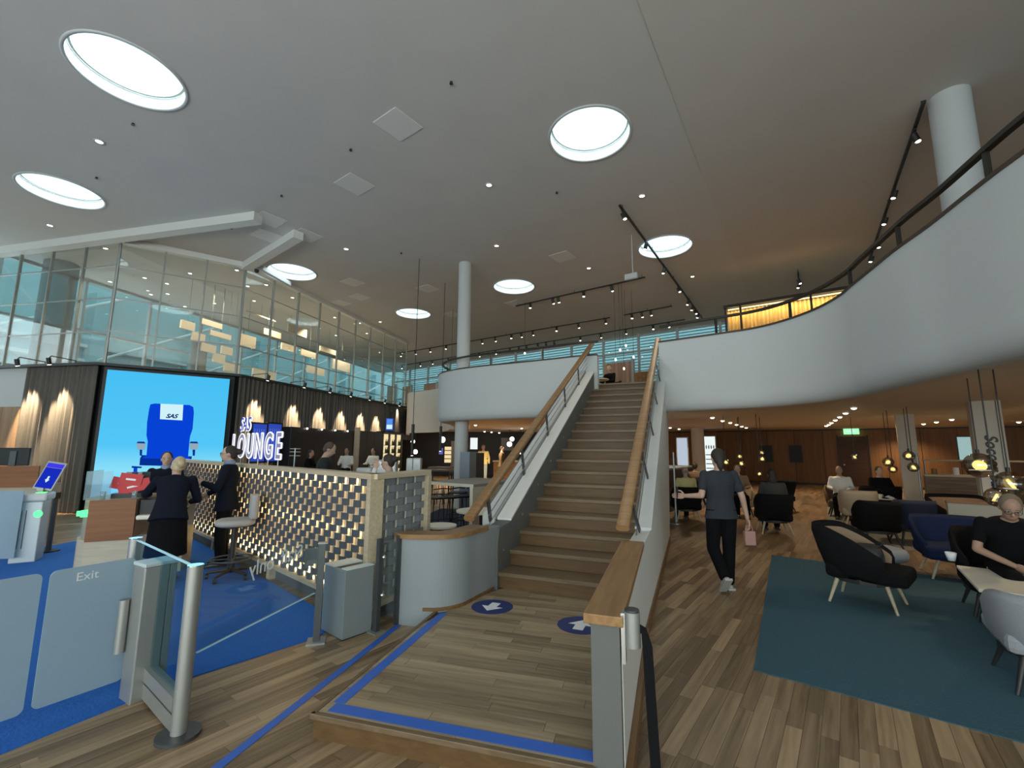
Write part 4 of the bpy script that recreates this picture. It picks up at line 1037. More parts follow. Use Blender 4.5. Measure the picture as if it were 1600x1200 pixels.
person('woman in dark suit with pulled back hair facing out from behind the desk', (-5.42, 7.15, 0), PI + .45, 1.60,
       dict(elL=(-.27, .05, 1.06), wrL=(-.15, .26, 1.0), elR=(.27, .05, 1.06), wrR=(.15, .26, 1.0)), ('jacket', C_suit), hair=('bun', H_dark), extras=('scarf',), gaze=(-.15, 1, -.12), vox=.012)
# people beyond the partition
pm = aty(509, 700, 8.2)
person('man in dark sweater looking down behind the partition', (pm.x, 8.2, 0), -PI/2 + .2, 1.79, dict(head=(0, .07, 1.56), elL=(-.25, .08, 1.12), wrL=(-.14, .34, 1.12), elR=(.25, .08, 1.12), wrR=(.14, .34, 1.12)), ('shirt', mat('dark_green_sweater', (.020, .026, .026), .9)), hair=('short', mat('cropped_hair', (.09, .06, .05), .8)), gaze=(0, 1, -.45), vox=.014)
pm = aty(606, 735, 6.8)
person('seated woman with dark hair and phone just above the partition return', (pm.x, 6.8, .32), PI/2 - .15, 1.66, sit(wrL=(-.10, .16, 1.08), elL=(-.20, .16, .86)), ('shirt', C_white), hair=('bun', H_dark), gaze=(0, 1, -.15), vox=.014)
r = empty('bar_stool', (pm.x, 6.8, 0), 0, 'black stool of the seated woman just behind the partition return', 'stool'); MB().cyl((0, 0, .70), (0, 0, .74), .19, 20).obj('seat', M_black, r); MB().cyl((0, 0, .02), (0, 0, .70), .03, 10).obj('post', M_dark, r); MB().cyl((0, 0, 0), (0, 0, .02), .2, 20).obj('base', M_dark, r)
for lb_, px, py, Y, z, rz_, cm, hr in (('man in white shirt sitting at the bar under the black cabinet', 541, 722, 16.2, .36, PI, C_white, 'short'), ('man in white shirt sitting beside the lit bottle shelves', 583, 716, 16.6, .36, PI - .4, C_white, 'short'), ('person in black jacket with white collar at the end of the bar', 485, 718, 14.6, .3, -PI/2, C_black, 'long')):
    pm = aty(px, py, Y); person(lb_, (pm.x, Y, z), rz_, 1.72, SIT, ('shirt', cm), hair=(hr, H_dark), skin=SKIN2, vox=.022, face=False)
    r = empty('bar_stool', (pm.x, Y, 0), 0, 'black stool carrying the ' + lb_.split(' sitting')[0].split(' at the')[0] + ' ' + lb_.split(' ')[-1], 'stool'); MB().cyl((0, 0, .38 + z), (0, 0, .42 + z), .19, 20).obj('seat', M_black, r); MB().cyl((0, 0, .02), (0, 0, .38 + z), .03, 10).obj('post', M_dark, r); MB().cyl((0, 0, 0), (0, 0, .02), .2, 20).obj('base', M_dark, r)
pm = aty(755, 720, 22); person('person in pale yellow shirt and light trousers standing in the cafe', (pm.x, 22, 0), PI, 1.86, None, ('shirt', C_yellow), bottom=('trousers', C_denim), hair=('short', H_grey), shoes=M_shoe, vox=.024, face=False)
pm = aty(784, 715, 21); person('person in brown coat standing at the cafe counter', (pm.x, 21, 0), -PI/2, 1.80, None, ('jacket', C_brown), hair=('short', H_dark), vox=.024, face=False)
pm = aty(952, 585, 15.2); person('bald man in black sitting at the top of the stairs', (pm.x, 15.2, UP), 2.2, 1.72, SIT, ('shirt', C_black), hair=('bald', H_grey), vox=.018, face=False)

# ------------------------------------------------------------------ reception desks, readers, stool
d0 = aty(140, 786, 5.75); d1 = aty(214, 782, 5.95)
M, ln, ang = frame_of(d0, d1)
r = empty('reception_desk', (d0.x, d0.y, .005), ang, 'pale wood reception desk with a walnut front panel and green signal light', 'desk')
MB().box((.0, -.012, .50), (ln, .03, 1.0)).obj('front_panel', M_walnut, r)
q = [(0, 0), (-.10, .12), (-.17, .30), (-.18, .52), (-.12, .75), (.05, .9), (ln + .5, .9), (ln + .5, .25), (ln, .20), (ln, .0)]
MB().prism(q, .0, .52).obj('base', M_laminate, r)
q2 = [(x*.97 + .02, y*.96 + .03) for x, y in q[:7]] + [(ln + .02, .88), (ln, .04)]
MB().prism(q2, .52, .97).obj('side_panel', mat('taupe_laminate', (.34, .30, .25), .5), r)
MB().prism(q2, .97, 1.0).obj('counter', M_laminate, r)
MB().box((ln + .02, -.06, .74), (ln + .42, .30, .80), bev=.02).obj('ledge', M_whitelam, r); MB().box((ln + .03, .05, .80), (ln + .48, .5, .98)).obj('niche', M_black, r)
MB().box((-.08, .07, .80), (.02, .02, .88)).obj('signal', M_green, r)
MB().cyl((-.135, .17, .80), (-.135, .17, .86), .03, 14).obj('signal_lamp', M_green, r)
PR_ = lambda x, y, z: tuple(Matrix.Translation((d0.x, d0.y, 0)) @ rotz(ang) @ Vector((x, y, z)))
o = MB().box((-.10, .10, 1.005), (-.085, .62, 1.36)).box((-.10, .10, 1.005), (.16, .115, 1.36)).obj('acrylic_screen', M_acryl, None, (d0.x, d0.y, 0), ang); tag(o, 'clear acrylic screen standing on the reception desk corner', 'screen')
r = empty('flyer_box', PR_(.30, .26, 1.005), ang, 'white tray holding red flyers on the reception desk', 'flyers')
MB().box((-.16, -.06, 0), (.20, .12, .06)).obj('tray', M_black, r)
for i, (x, z, a_, wd) in enumerate(((-.05, .18, .25, .26), (.07, .15, -.25, .34), (.03, .24, .15, .24))):
    fm = MB().box((-wd/2, -.004, -.075), (wd/2, .004, .075)).obj('flyer', M_red, r, (x, -.04 - .012*i, z)); fm.rotation_euler = (0, a_, 0)
    MB().box((-wd*.22, -.006, -.012), (wd*.22, -.004, .012)).obj('print', M_whitev, fm)
for x, a_ in ((-.02, -.35), (.12, .42)):
    b_ = MB().box((-.10, .0, .02), (.10, .012, .34)).obj('back_board', M_greyfab if x < 0 else M_felt, r, (x, .05, 0)); b_.rotation_euler = (-.25, 0, a_)
for x, y, lb_ in ((.09, .10, 'clear plastic cup on the reception desk by the acrylic screen'), (.42, .06, 'clear plastic cup on the reception desk in front of the flyers')):
    tag(MB().lathe([(.001, 0), (.025, 0), (.032, .10), (.030, .10), (.023, .005), (.001, .005)], n=16).obj('cup', M_acryl, None, PR_(x, y, 1.005)), lb_, 'cup')
r = empty('ticket_gate', tuple(at(40, 876, .005)), 0, 'slim steel ticket reader with green light beside the far reception desk', 'ticket reader')
r.rotation_euler = (0, 0, .55)
MB().box((-.14, -.17, 0), (.14, .17, .86), bev=.012).obj('cabinet', mat('pale_steel', (.52, .58, .60), .45, metal=.35), r); MB().box((-.18, -.20, .86), (.18, .20, .98), bev=.03).obj('head', mat('pale_reader_head', (.60, .62, .60), .4), r)
MB().box((.03, -.155, .981), (.13, -.02, .985)).obj('reader_light', M_green, r); MB().ball((.10, -.172, .68), (.05, .012, .05), 12, 8).obj('signal', M_green, r)
MB().box((-.09, -.176, .2), (-.07, -.170, .74)).obj('slot', M_darksteel, r); MB().box((-.03, -.176, .2), (-.02, -.170, .74)).obj('slot', M_darksteel, r)
scn = empty('info_display', tuple(at(40, 876, 0) + Vector((.02, .05, .985))), .25, 'tilted blue info display standing on the ticket reader', 'display')
m4 = Matrix.Rotation(math.radians(-18), 4, 'X') @ Matrix.Rotation(math.radians(10), 4, 'Y')
MB().box((-.13, -.015, .03), (.13, .01, .47), 0, m4, .006).obj('bezel', M_alu, scn); MB().box((-.11, -.018, .06), (.11, -.015, .37), 0, m4).obj('display', glow('blue_display', (.01, .03, .55), .9), scn); MB().box((-.11, -.019, .375), (.11, -.015, .44), 0, m4).obj('display_header', glow('violet_display', (.05, .04, .75), 1.1), scn)
a_ = MB(); a_.add([m4 @ Vector(p) for p in ((-.03, -.020, .19), (0, -.020, .14), (.03, -.020, .19), (.013, -.020, .19), (.013, -.020, .24), (-.013, -.020, .24), (-.013, -.020, .19))], [(0, 1, 2, 3, 4, 5, 6)]); a_.obj('arrow', M_scrwhite, scn)
MB().box((-.04, -.03, 0), (.04, .03, .06)).obj('foot', M_alu, scn)
r = empty('far_reception_desk', tuple(aty(18, 770, 8.1) * 1), .25, 'second reception desk at the edge of the view with walnut rim', 'desk'); r.location.z = 0; r.name = 'reception_desk'
MB().box((-1.4, 0, 0), (.36, .6, .95)).obj('base', M_laminate, r); MB().box((-1.4, -.03, .95), (.36, .0, 1.32)).obj('front_panel', M_walnut, r)
MB().box((-1.4, 0, .95), (.36, .6, .98)).obj('counter', M_laminate, r)
p = aty(14, 727, 8.35); r = empty('monitor', (p.x, p.y, 1.0), .2, 'black monitor seen from behind on the far reception desk', 'monitor')
MB().box((-.42, -.03, .32), (.30, .02, .64), bev=.008).obj('display', M_black, r); MB().box((.02, -.05, .15), (.12, -.03, .58)).obj('stand', M_darksteel, r); MB().box((-.1, -.1, -.02), (.22, .12, 0)).obj('foot', M_darksteel, r)
tag(MB().box((-.55, -.006, .10), (.16, .006, 1.03)).obj('glass_screen', M_frost, None, tuple(aty(0, 870, 6.6) * 1)[:2] + (0,), .25), 'frosted glass side screen in front of the far reception desk', 'screen')
# dark belt post and a little brass topped post behind it
p = at(75, 862, .005); r = empty('queue_post', tuple(p), 0, 'slim dark queue post between the ticket reader and the desk', 'post')
MB().cyl((0, 0, .02), (0, 0, .92), .035, 16).obj('post', M_darksteel, r); MB().cyl((0, 0, 0), (0, 0, .02), .14, 24).obj('base', M_black, r); MB().box((-.04, -.045, .82), (.04, .045, .93), bev=.01).obj('belt_head', M_black, r)
p = at(86, 800); r = empty('sign_stand', (p.x, p.y, 0), .3, 'thin steel stand with a small brass top plate in front of the curtain', 'stand')
MB().cyl((0, 0, .012), (0, 0, 1.12), .02, 10).obj('post', M_steel, r); MB().cyl((0, 0, 0), (0, 0, .012), .15, 20).obj('base', M_steel, r); MB().box((-.14, -.08, 1.12), (.14, .08, 1.16), bev=.01).obj('top_plate', mat('brass', (.7, .5, .2), .3, metal=.9), r)
# draughtsman stool
sp = at(360, 903, .005); r = empty('counter_stool', tuple(sp), .55, 'grey high swivel stool on castors by the partition', 'stool')
def cushion(cx, cy, cz, sx, sy, sz, tilt=0, n=24):
    m = MB(); M_ = Matrix.Translation((cx, cy, cz)) @ Matrix.Rotation(tilt, 4, 'X'); rings = []
    for k in range(7):
        t = -1 + 2*k/6; f = (1 - abs(t)**4)**.25 if abs(t) < 1 else .72; f = max(f, .80); rings.append([M_ @ Vector((sx*f*math.copysign(abs(math.cos(a))**.6, math.cos(a)), sy*f*math.copysign(abs(math.sin(a))**.6, math.sin(a)), sz*t)) for a in [2*PI*i/n for i in range(n)]])
    return m.loft(rings)
cushion(0, .0, .70, .23, .23, .04).obj('seat', mat('stool_grey', (.36, .35, .34), .9, noise=.1, nscale=60), r)
cushion(.20, .0, .89, .058, .20, .15, 0).obj('backrest', MATS['stool_grey'], r)
MB().cyl((0, 0, .1), (0, 0, .66), .035, 14).obj('column', M_black, r); MB().box((-.1, -.1, .635), (.1, .1, .66)).obj('mechanism', M_black, r)
MB().box((.08, -.025, .63), (.22, .025, .66)).box((.20, -.025, .63), (.225, .025, .86)).obj('back_bracket', M_black, r)
m = MB(); m.tube([(.24*math.cos(2*PI*i/28), .24*math.sin(2*PI*i/28), .24) for i in range(29)], .011, 6); m.cyl((-.24, 0, .24), (.24, 0, .24), .008, 6); m.cyl((0, -.24, .24), (0, .24, .24), .008, 6); m.obj('foot_ring', M_darksteel, r)
for k in range(5):
    t = 2*PI*k/5 + .3; l_ = MB().cone((0, 0, .11), (.28*math.cos(t), .28*math.sin(t), .075), .026, .016, 10).obj('base_leg', M_black, r)
    MB().cyl((.28*math.cos(t) - .02, .28*math.sin(t), .03), (.28*math.cos(t) + .02, .28*math.sin(t), .03), .03, 12).obj('castor', M_black, l_)

# ------------------------------------------------------------------ lounge furniture
def tub_chair(label, x, y, rz, wd=.70, dp_=.66, back=.82, arm=.58, seat=.42, outer=M_blackfab, inner=None, leg=M_palewood, z=.0, name='armchair', cat='armchair', group='lounge armchairs', simple=False, legh=.24):
    r = empty(name, (x, y, z), rz, label, cat, group); n = 22 if not simple else 14; th = .075; m = MB()
    rows = [[], [], [], []]
    for i in range(n + 1):
        t = -1 + 2*i/n; a = -PI/2 + t*math.radians(128)
        ca, sa = math.cos(a), math.sin(a)
        ex = math.copysign(abs(ca)**.75, ca); ey = math.copysign(abs(sa)**.75, sa)
        k = min(1, max(0, (1 - abs(t))*2.1)); k = k*k*(3 - 2*k); hz = arm + (back - arm)*k; lean_ = .12*k
        ox, oy = ex*wd/2, ey*dp_/2 + .0
        ix, iy = ex*(wd/2 - th), ey*(dp_/2 - th)
        rows[0].append(Vector((ox*.86, oy*.84, legh))); rows[1].append(Vector((ox*1.02, oy - lean_, hz - .02))); rows[2].append(Vector((ix*1.0, iy - lean_*.9, hz))); rows[3].append(Vector((ix*.9, iy*.9, legh + .02)))
    k = n + 1; vs = sum(rows, [])
    fs = [(j*k + i, j*k + i + 1, ((j+1) % 4)*k + i + 1, ((j+1) % 4)*k + i) for j in range(4) for i in range(n)] + [(0, k, 2*k, 3*k), (n, 3*k + n, 2*k + n, k + n)]
    m.add(vs, [f[::-1] for f in fs], 0, True)
    for q in range(len(m.m)):
        if inner is not None and q // n == 2: m.m[q] = 1
    o = m.obj('shell', [outer, inner] if inner is not None else [outer], r)
    o.modifiers.new('round', 'SUBSURF').render_levels = 1
    MB().box((-wd/2 + th*.9, -dp_/2 + th, legh + .02), (wd/2 - th*.9, dp_/2 + .02, seat), bev=.045).obj('seat', outer if inner is None else outer, r)
    MB().prism([(wd*.40*math.cos(2*PI*i/14), dp_*.42*math.sin(2*PI*i/14)) for i in range(14)], legh - .01, legh + .04).obj('base', M_dark, r)
    for sx_ in (-1, 1):
        for sy_ in (-1, 1): MB().cone((sx_*wd*.28, sy_*dp_*.28, legh), (sx_*wd*.38, sy_*dp_*.38, .0), .022, .013, 10).obj('leg', leg, r)
    return r
tub_chair('black armchair with brown back and a black bag on its seat, pale splayed legs', 3.97, 5.27, -2.42, .70, .78, .86, .56, .42, M_blackfab, M_brownfab, M_palewood, .009, legh=.25)
tub_chair('wide navy blue armchair beyond the white table', 6.05, 6.30, 2.62, .98, .80, .80, .50, .42, M_navyfab, None, M_palewood, .009)
tub_chair('grey fabric armchair cut by the picture edge, its back turned, black legs', 3.90, 3.44, -.60, .74, .70, .72, .56, .40, M_greyfab, None, M_dark, .009)
tub_chair('black armchair seen from behind on the pale grey carpet, next to the open floor', 6.58, 8.35, -.35, .72, .66, .84, .62, .42, M_blackfab, None, M_dark, .009)
tub_chair('dark navy armchair seen from behind on the pale grey carpet, by the steel post', 7.35, 8.50, -.35, .70, .66, .84, .62, .42, mat('midnight_fabric', (.012, .018, .04), .95, noise=.2, nscale=80), None, M_dark, .009)
tub_chair('beige armchair in front of the bald man in white', 7.75, 10.30, -.5, .76, .70, .86, .62, .42, M_beigefab, None, M_palewood)
tub_chair('black armchair with pale legs beside the walking woman, woman with phone in it', 5.42, 9.55, -.3, .74, .68, .84, .62, .42, M_blackfab, None, M_palewood)
tub_chair('black armchair of the man in the pale yellow shirt', 4.25, 11.2, -.1, .74, .68, .84, .62, .42, M_blackfab, None, M_palewood)
tub_chair('black armchair alone near the wall with the two dark pictures', 7.45, 12.9, .6, .95, .80, .92, .62, .42, M_blackfab, M_beigefab, M_dark)
tub_chair('black armchair behind the beige one, next to the orange wood counter', 9.3, 11.6, -.5, .9, .80, .86, .62, .42, M_blackfab, None, M_dark)
tub_chair('large dark armchair with brown inside below the orange wood counter', 8.75, 8.9, 2.9, 1.05, .85, .86, .60, .42, M_blackfab, M_brownfab, M_dark)
tub_chair('black armchair carrying the seated man in the black T-shirt', 5.13, 4.92, 2.52, .74, .72, .86, .62, .42, M_blackfab, None, M_dark, .009)
tub_chair('dark armchair of the bald man in white by the far wall', 8.55, 11.9, 2.6, .76, .7, .80, .6, .42, mat('dim_brown_fabric', (.12, .08, .05), .95), None, M_dark)
tub_chair('dark armchair of the guest in the brown jacket by the white column', 5.6, 13.95, -.3, .74, .68, .80, .60, .42, M_blackfab, None, M_dark)
tub_chair('tan armchair of the long haired woman among the glass lamps', 5.95, 12.0, 2.8, .74, .68, .80, .60, .42, M_beigefab, None, M_dark)
# white table
T0 = Vector((4.02, 4.06, 0)); r = empty('coffee_table', tuple(T0 + D2*.5 + N2*.55) [:2] + (.009,), -GA, 'low white square table between the grey and navy armchairs', 'table', None)
MB().box((-.55, -.50, .475), (.55, .50, .505), bev=.006).obj('table_top', M_whitelam, r)
for sx_ in (-1, 1):
    for sy_ in (-1, 1): MB().cone((sx_*.35, sy_*.3, .475), (sx_*.44, sy_*.40, 0), .018, .012, 10).obj('leg', M_dark, r)
def cup(lb_, p, h=.075, rr=.042):
    r = empty('cup', p, 0, lb_, 'cup'); MB().lathe([(.001, 0), (rr*.62, 0), (rr, h), (rr*.9, h), (rr*.55, .008), (.001, .008)], n=18).obj('cup_body', M_whitev, r); MB().tube([(rr*.9, 0, h*.8), (rr*1.5, 0, h*.7), (rr*1.45, 0, h*.35), (rr*.8, 0, h*.3)], .005, 6).obj('handle', M_whitev, r)
cp = at(1487, 876, .514); cup('white cup on the near corner of the low white table', (cp.x, cp.y, .514), .085, .05)
cp = at(1553, 889, .514); tag(MB().cyl((0, 0, 0), (0, 0, .012), .05, 20).obj('saucer', M_whitev, None, (cp.x, cp.y, .515)), 'small white saucer on the low white table by the man', 'saucer')
r = empty('shoulder_bag', (3.98, 5.20, .435), -2.2, 'black shoulder bag lying on the black armchair', 'bag')
cushion(0, 0, .10, .20, .13, .10).obj('body', mat('black_nylon', (.022, .022, .026), .55, noise=.2, nscale=30, bump=.2), r); MB().tube([(-.18, .0, .12), (-.12, .1, .22), (.05, .13, .24), (.16, .04, .18)], .010, 6).obj('strap', M_black, r); MB().box((-.10, .115, .05), (.10, .135, .13), bev=.008).obj('pocket', MATS['black_nylon'], r)
pf = at(1386, 912); r = empty('pouf', (pf.x, pf.y, .009), 0, 'small round grey pouf beyond the black armchair', 'pouf'); cushion(0, 0, .36, .22, .22, .08).obj('seat', M_greyfab, r); MB().cyl((0, 0, .0), (0, 0, .29), .15, 20).obj('base', M_dark, r)
# man at the table
person('man in black T-shirt and glasses leaning over the low white table', (5.01, 4.70, .0), 2.58, 1.74,
       sit(waist=(0, .02, .68), chest=(0, .08, .86), neck=(0, .14, 1.00), head=(0, .215, 1.11), shL=(-.19, .11, .95), shR=(.19, .11, .95), elL=(-.27, .20, .70), elR=(.27, .20, .70), wrL=(-.06, .40, .62), wrR=(.07, .38, .60)),
       ('shirt', C_black), 'short', hair=('short', mat('sandy_grey_hair', (.20, .15, .11), .8, noise=.2)), skin=SKIN2, gaze=(.12, 1, -.55), extras=('glasses',), vox=.011)
# other guests
def seated(lb_, x, y, rz_, cm, hr, hm=H_dark, z=0, **k): return person(lb_, (x, y, z), rz_, 1.70, SIT, ('shirt', cm), hair=(hr, hm), vox=.022, face=False, **k)
seated('bald man in a white shirt sitting by the far wall', 8.45, 11.75, 2.5, C_white, 'bald', H_grey, skin=SKIN2)
seated('man in a pale yellow shirt sitting low in a black armchair by the dark bar', 4.25, 11.15, -.1, C_yellow, 'bald', H_grey, z=-.02)
seated('guest in a brown jacket with dark hair sitting by the white column', 5.6, 13.9, -.3, C_brown, 'short')
seated('woman with long hair in a brown top sitting among the glass lamps', 5.95, 12.0, 2.8, mat('light_brown_top', (.32, .2, .13), .8), 'long')
seated('woman looking at a bright phone in the black armchair', 5.42, 9.5, -.35, mat('dark_taupe_top', (.05, .045, .04), .9), 'long')
ph = Vector((5.42, 9.5, 0)) + rotz(-.35).to_3x3() @ Vector((.22, .33, .86)); r = empty('phone', tuple(ph), -.35 + PI, 'bright phone held by the woman in the black armchair', 'phone'); MB().box((-.04, -.005, -.08), (.04, .005, .08), bev=.004).obj('case', M_black, r); MB().box((-.036, .005, -.075), (.036, .0062, .075)).obj('display', M_hem, r)
seated('guest in dark clothes sitting beside the orange wood counter', 9.2, 11.4, 2.9, C_black, 'short')
# low divider, counters, side table
p = at(1490, 862); q = p + N2*2.4; M, ln, ang = frame_of(p, q)
r = empty('low_divider', tuple(p), ang, 'pale grey low divider behind the navy armchair', 'divider'); MB().box((0, 0, 0), (ln, .16, .80)).obj('panel', mat('pale_grey_divider', (.40, .40, .35), .7), r); MB().box((-.01, -.01, .80), (ln + .01, .17, .83)).obj('cap', mat('brown_cap', (.2, .11, .06), .5), r)
p = PD(1447, 750, 16.4); p.z = 0
r = empty('service_counter', tuple(p), -GA, 'curved orange wood service counter under the pale screen', 'counter')
pp = [(0, 0), (1.5, 0), (2.0, -.15), (2.3, -.5), (2.4, -1.0), (2.8, -1.0), (2.75, -.3), (2.3, .3), (1.6, .5), (0, .5)]
MB().prism(pp, .0, 1.02).obj('front', M_oak, r); MB().prism([(x*1.01 - .01, y*1.02 - .02) for x, y in pp], 1.02, 1.07).obj('counter_top', M_palewood, r)
for i in range(5): MB().cyl((.2 + i*.42, .15, 1.07), (.2 + i*.42, .15, 1.22 + .04*(i % 2)), .06, 12).obj('dish', M_whitev if i % 2 else M_oak, r)
MB().box((0, .30, 1.42), (2.4, .46, 1.46)).obj('shelf', M_palewood, r)
for x in (.05, 1.2, 2.35): MB().cyl((x, .38, 1.05), (x, .38, 1.44), .015, 8).obj('post', M_steel, r)
p = at(1383, 815); r = empty('side_table', (p.x, p.y, 0), 0, 'small round table with napkin and cup among the black armchairs', 'table'); MB().cyl((0, 0, .53), (0, 0, .55), .27, 28).obj('table_top', M_whitelam, r); MB().cyl((0, 0, .01), (0, 0, .53), .03, 10).obj('post', M_dark, r); MB().cyl((0, 0, 0), (0, 0, .012), .18, 20).obj('base', M_dark, r)
cup('white cup on the small round table among the black armchairs', (p.x - .05, p.y, .552), .09, .05); o = MB(); o.add([(-.12, -.08, 0), (.12, -.08, .0), (.14, .08, .03), (0, .02, .07), (-.1, .08, .01)], [(0, 1, 2, 3, 4)]); o = o.box((-.12, -.08, 0), (.12, .08, .004)); tag(o.obj('napkin', M_whitev, None, (p.x + .1, p.y - .08, .552)), 'crumpled white napkin on the small round table', 'napkin')
# steel posts of the lounge
for (px, py, lb_) in ((1444, 806, 'thin steel post standing between the dark armchairs'), (1057, 818, 'thin steel post near the foot of the stairs in the lounge')):
    p = at(px, py); r = empty('barrier_post', tuple(p), 0, lb_, 'post'); MB().cyl((0, 0, .015), (0, 0, 1.62), .022, 12).obj('post', M_steel, r); MB().cyl((0, 0, 0), (0, 0, .015), .14, 20).obj('base', M_steel, r)

# lounge columns
def box_column(px0, px1, py, D, label=None):
    a, b = PD(px0, py, D), PD(px1, py, D); M, ln, ang = frame_of(a, b)
    o = struct(MB().box((0, 0, 0), (ln, .35, ZC)).obj('column', M_beige, None, (a.x, a.y, 0), ang)); return o, ln
box_column(1405, 1434, 700, 17); cb, cl = box_column(1524, 1574, 700, 13.2)
for i in range(3): MB().box((cl*(.02 + i*.40), -.012, .0), (cl*(.02 + i*.40) + .012, .0, ZC)).obj('shadow_gap', M_dark, cb)
t = text('bar', .26, M_black, cb, (cl*.52, -.006, 1.05), (PI/2, PI/2, 0), shear=.25, offset=.007)
t = text('Soccer', .26, M_black, cb, (cl*.52, -.006, 1.66), (PI/2, PI/2, 0), shear=.25, offset=.007)
c1, c2 = PD(1081, 700, 22.5), PD(1101, 700, 22.5); struct(MB().cyl(((c1.x+c2.x)/2, (c1.y+c2.y)/2, 0), ((c1.x+c2.x)/2, (c1.y+c2.y)/2, ZC), (c2-c1).length/2, 24).obj('column', M_beige))
# wall pictures, tv, lit panels
def wallbox(name, label, cat, x0, y0, x1, y1, D, face_m, frame_m=M_black, th=.06, margin=.04):
    a, b = PD(x0, y0, D), PD(x1, y1, D); w_, h_ = (b - a).dot(N2), a.z - b.z
    r = empty(name, (a.x, a.y, b.z), -GA, label, cat); MB().box((0, -.01, 0), (w_, th, h_)).obj('frame', frame_m, r)
    MB().box((margin, -.02, margin), (w_ - margin, -.01, h_ - margin)).obj('face', face_m, r); return r, w_, h_
M_art = mat('near_black_print', (.010, .011, .014), .5)
wallbox('picture', 'near black framed picture partly behind the glass lamps', 'picture', 1187, 696, 1208, 722, 26.85, M_art)
wallbox('picture', 'near black framed picture on open wall, next to the door', 'picture', 1232, 696, 1255, 723, 26.85, M_art)
r, w_, h_ = wallbox('tv_screen', 'pale glowing screen over the orange counter', 'screen', 1492, 681, 1528, 722, 20.5, M_tvgrey)
MB().box((w_/2 - .05, .02, -r.location.z), (w_/2 + .05, .06, 0)).obj('stand', M_dark, r); MB().box((w_/2 - .4, -.2, -r.location.z), (w_/2 + .4, .25, -r.location.z + .03)).obj('foot', M_dark, r)
r, w_, h_ = wallbox('menu_panel', 'backlit white panel with drawn figures beside the lounge column', 'panel', 1099, 681, 1122, 745, 24, M_tvwhite, M_alu)
for i in range(4): MB().ball((w_*(.2 + i*.2), -.03, h_*.72), (w_*.05, .008, h_*.05), 10, 6).obj('figure', M_greybox, r)
for i in range(4): MB().box((w_*.12, -.03, h_*(.52 - i*.11)), (w_*.85, -.02, h_*(.54 - i*.11))).obj('line', M_greybox, r)
wallbox('fridge', 'tall bright glass fridge beside the dark bar', 'fridge', 1056, 683, 1078, 750, 21, glow('fridge_glow', (.62, .72, .85), .75), M_alu)
r, w_, h_ = wallbox('lit_advert', 'colourful glowing poster at the dark bar by the stairs', 'poster', 1026, 703, 1040, 735, 18, glow('advert_violet', (.16, .18, .62), 1.0))
MB().box((w_*.1, -.03, h_*.55), (w_*.9, -.02, h_*.9)).obj('picture_sky', glow('advert_sky', (.18, .45, .95), 1.0), r); MB().box((w_*.1, -.03, h_*.30), (w_*.9, -.02, h_*.5)).obj('picture_pink', glow('advert_pink', (.8, .5, .65), 1.0), r)
p = at(1048, 800); r = empty('dark_bar', tuple(p), -GA, 'black bar block with grey top just past the stairs', 'counter'); r.name = 'bar_counter'; MB().box((-2.6, 0, 0), (.0, 2.6, 1.12)).obj('body', M_charcoal, r); MB().box((-2.7, -.05, 1.12), (.05, 2.7, 1.17)).obj('counter_top', M_greybox, r)

# glass globe lamps
def globe(label, px, py, D, rad, disc=True, cable=True, plate_=True):
    p = PD(px, py, D); r = empty('pendant_lamp', tuple(p), random.random()*6, label, 'lamp', 'glass globe pendants')
    MB().ball((0, 0, 0), (rad, rad, rad), 24, 16).obj('globe', M_smoke, r)
    MB().cyl((0, -.02, 0), (0, .0, -.01), rad*.45, 18).obj('disc', M_yellow, r)
    if plate_:
        MB().box((-rad*.6, -rad*.35, -rad*.42), (rad*.55, rad*.35, -rad*.36)).obj('plate', M_tvwhite, r)  # reflective plate, its reflected light put in as a steady glow
    MB().cyl((0, 0, rad), (0, 0, rad + .05), .02, 10).obj('cap', M_dark, r)
    if cable: MB().cyl((0, 0, rad + .05), (0, 0, ZC + .03 - p.z), .008, 6).obj('cable', M_dark, r)
for px, py, D, rad, lb_ in ((1530, 727, 9.0, .17, 'large smoked glass globe pendant with lit disc, top one by the lettered column'), (1578, 756, 8.2, .15, 'smoked glass globe pendant with yellow disc at the picture edge'), (1557, 777, 7.4, .105, 'smoked glass globe pendant with yellow disc just over the seated man'),
                          (1335, 714, 17.5, .10, 'small glass globe lamp before the dark door'), (1388, 722, 16, .13, 'bright glass globe lamp between door and beige column'), (1395, 733, 15, .10, 'glass globe lamp low beside the beige column'), (1427, 730, 14, .11, 'glass globe lamp in front of the beige column'), (1420, 712, 14.5, .12, 'dim glass globe lamp high on the beige column'),
                          (1134, 722, 15, .11, 'glass globe lamp just beside the walking woman'), (1156, 713, 16, .10, 'glass globe lamp over the long haired woman'), (1158, 724, 15.5, .11, 'glass globe lamp lowest over the long haired woman'), (1190, 707, 16.5, .09, 'glass globe lamp in front of a dark picture, upper'), (1191, 717, 16, .10, 'glass globe lamp in front of a dark picture, lower'), (1187, 740, 14.5, .08, 'small glass globe lamp above the phone user')):
    globe(lb_, px, py, D, rad)
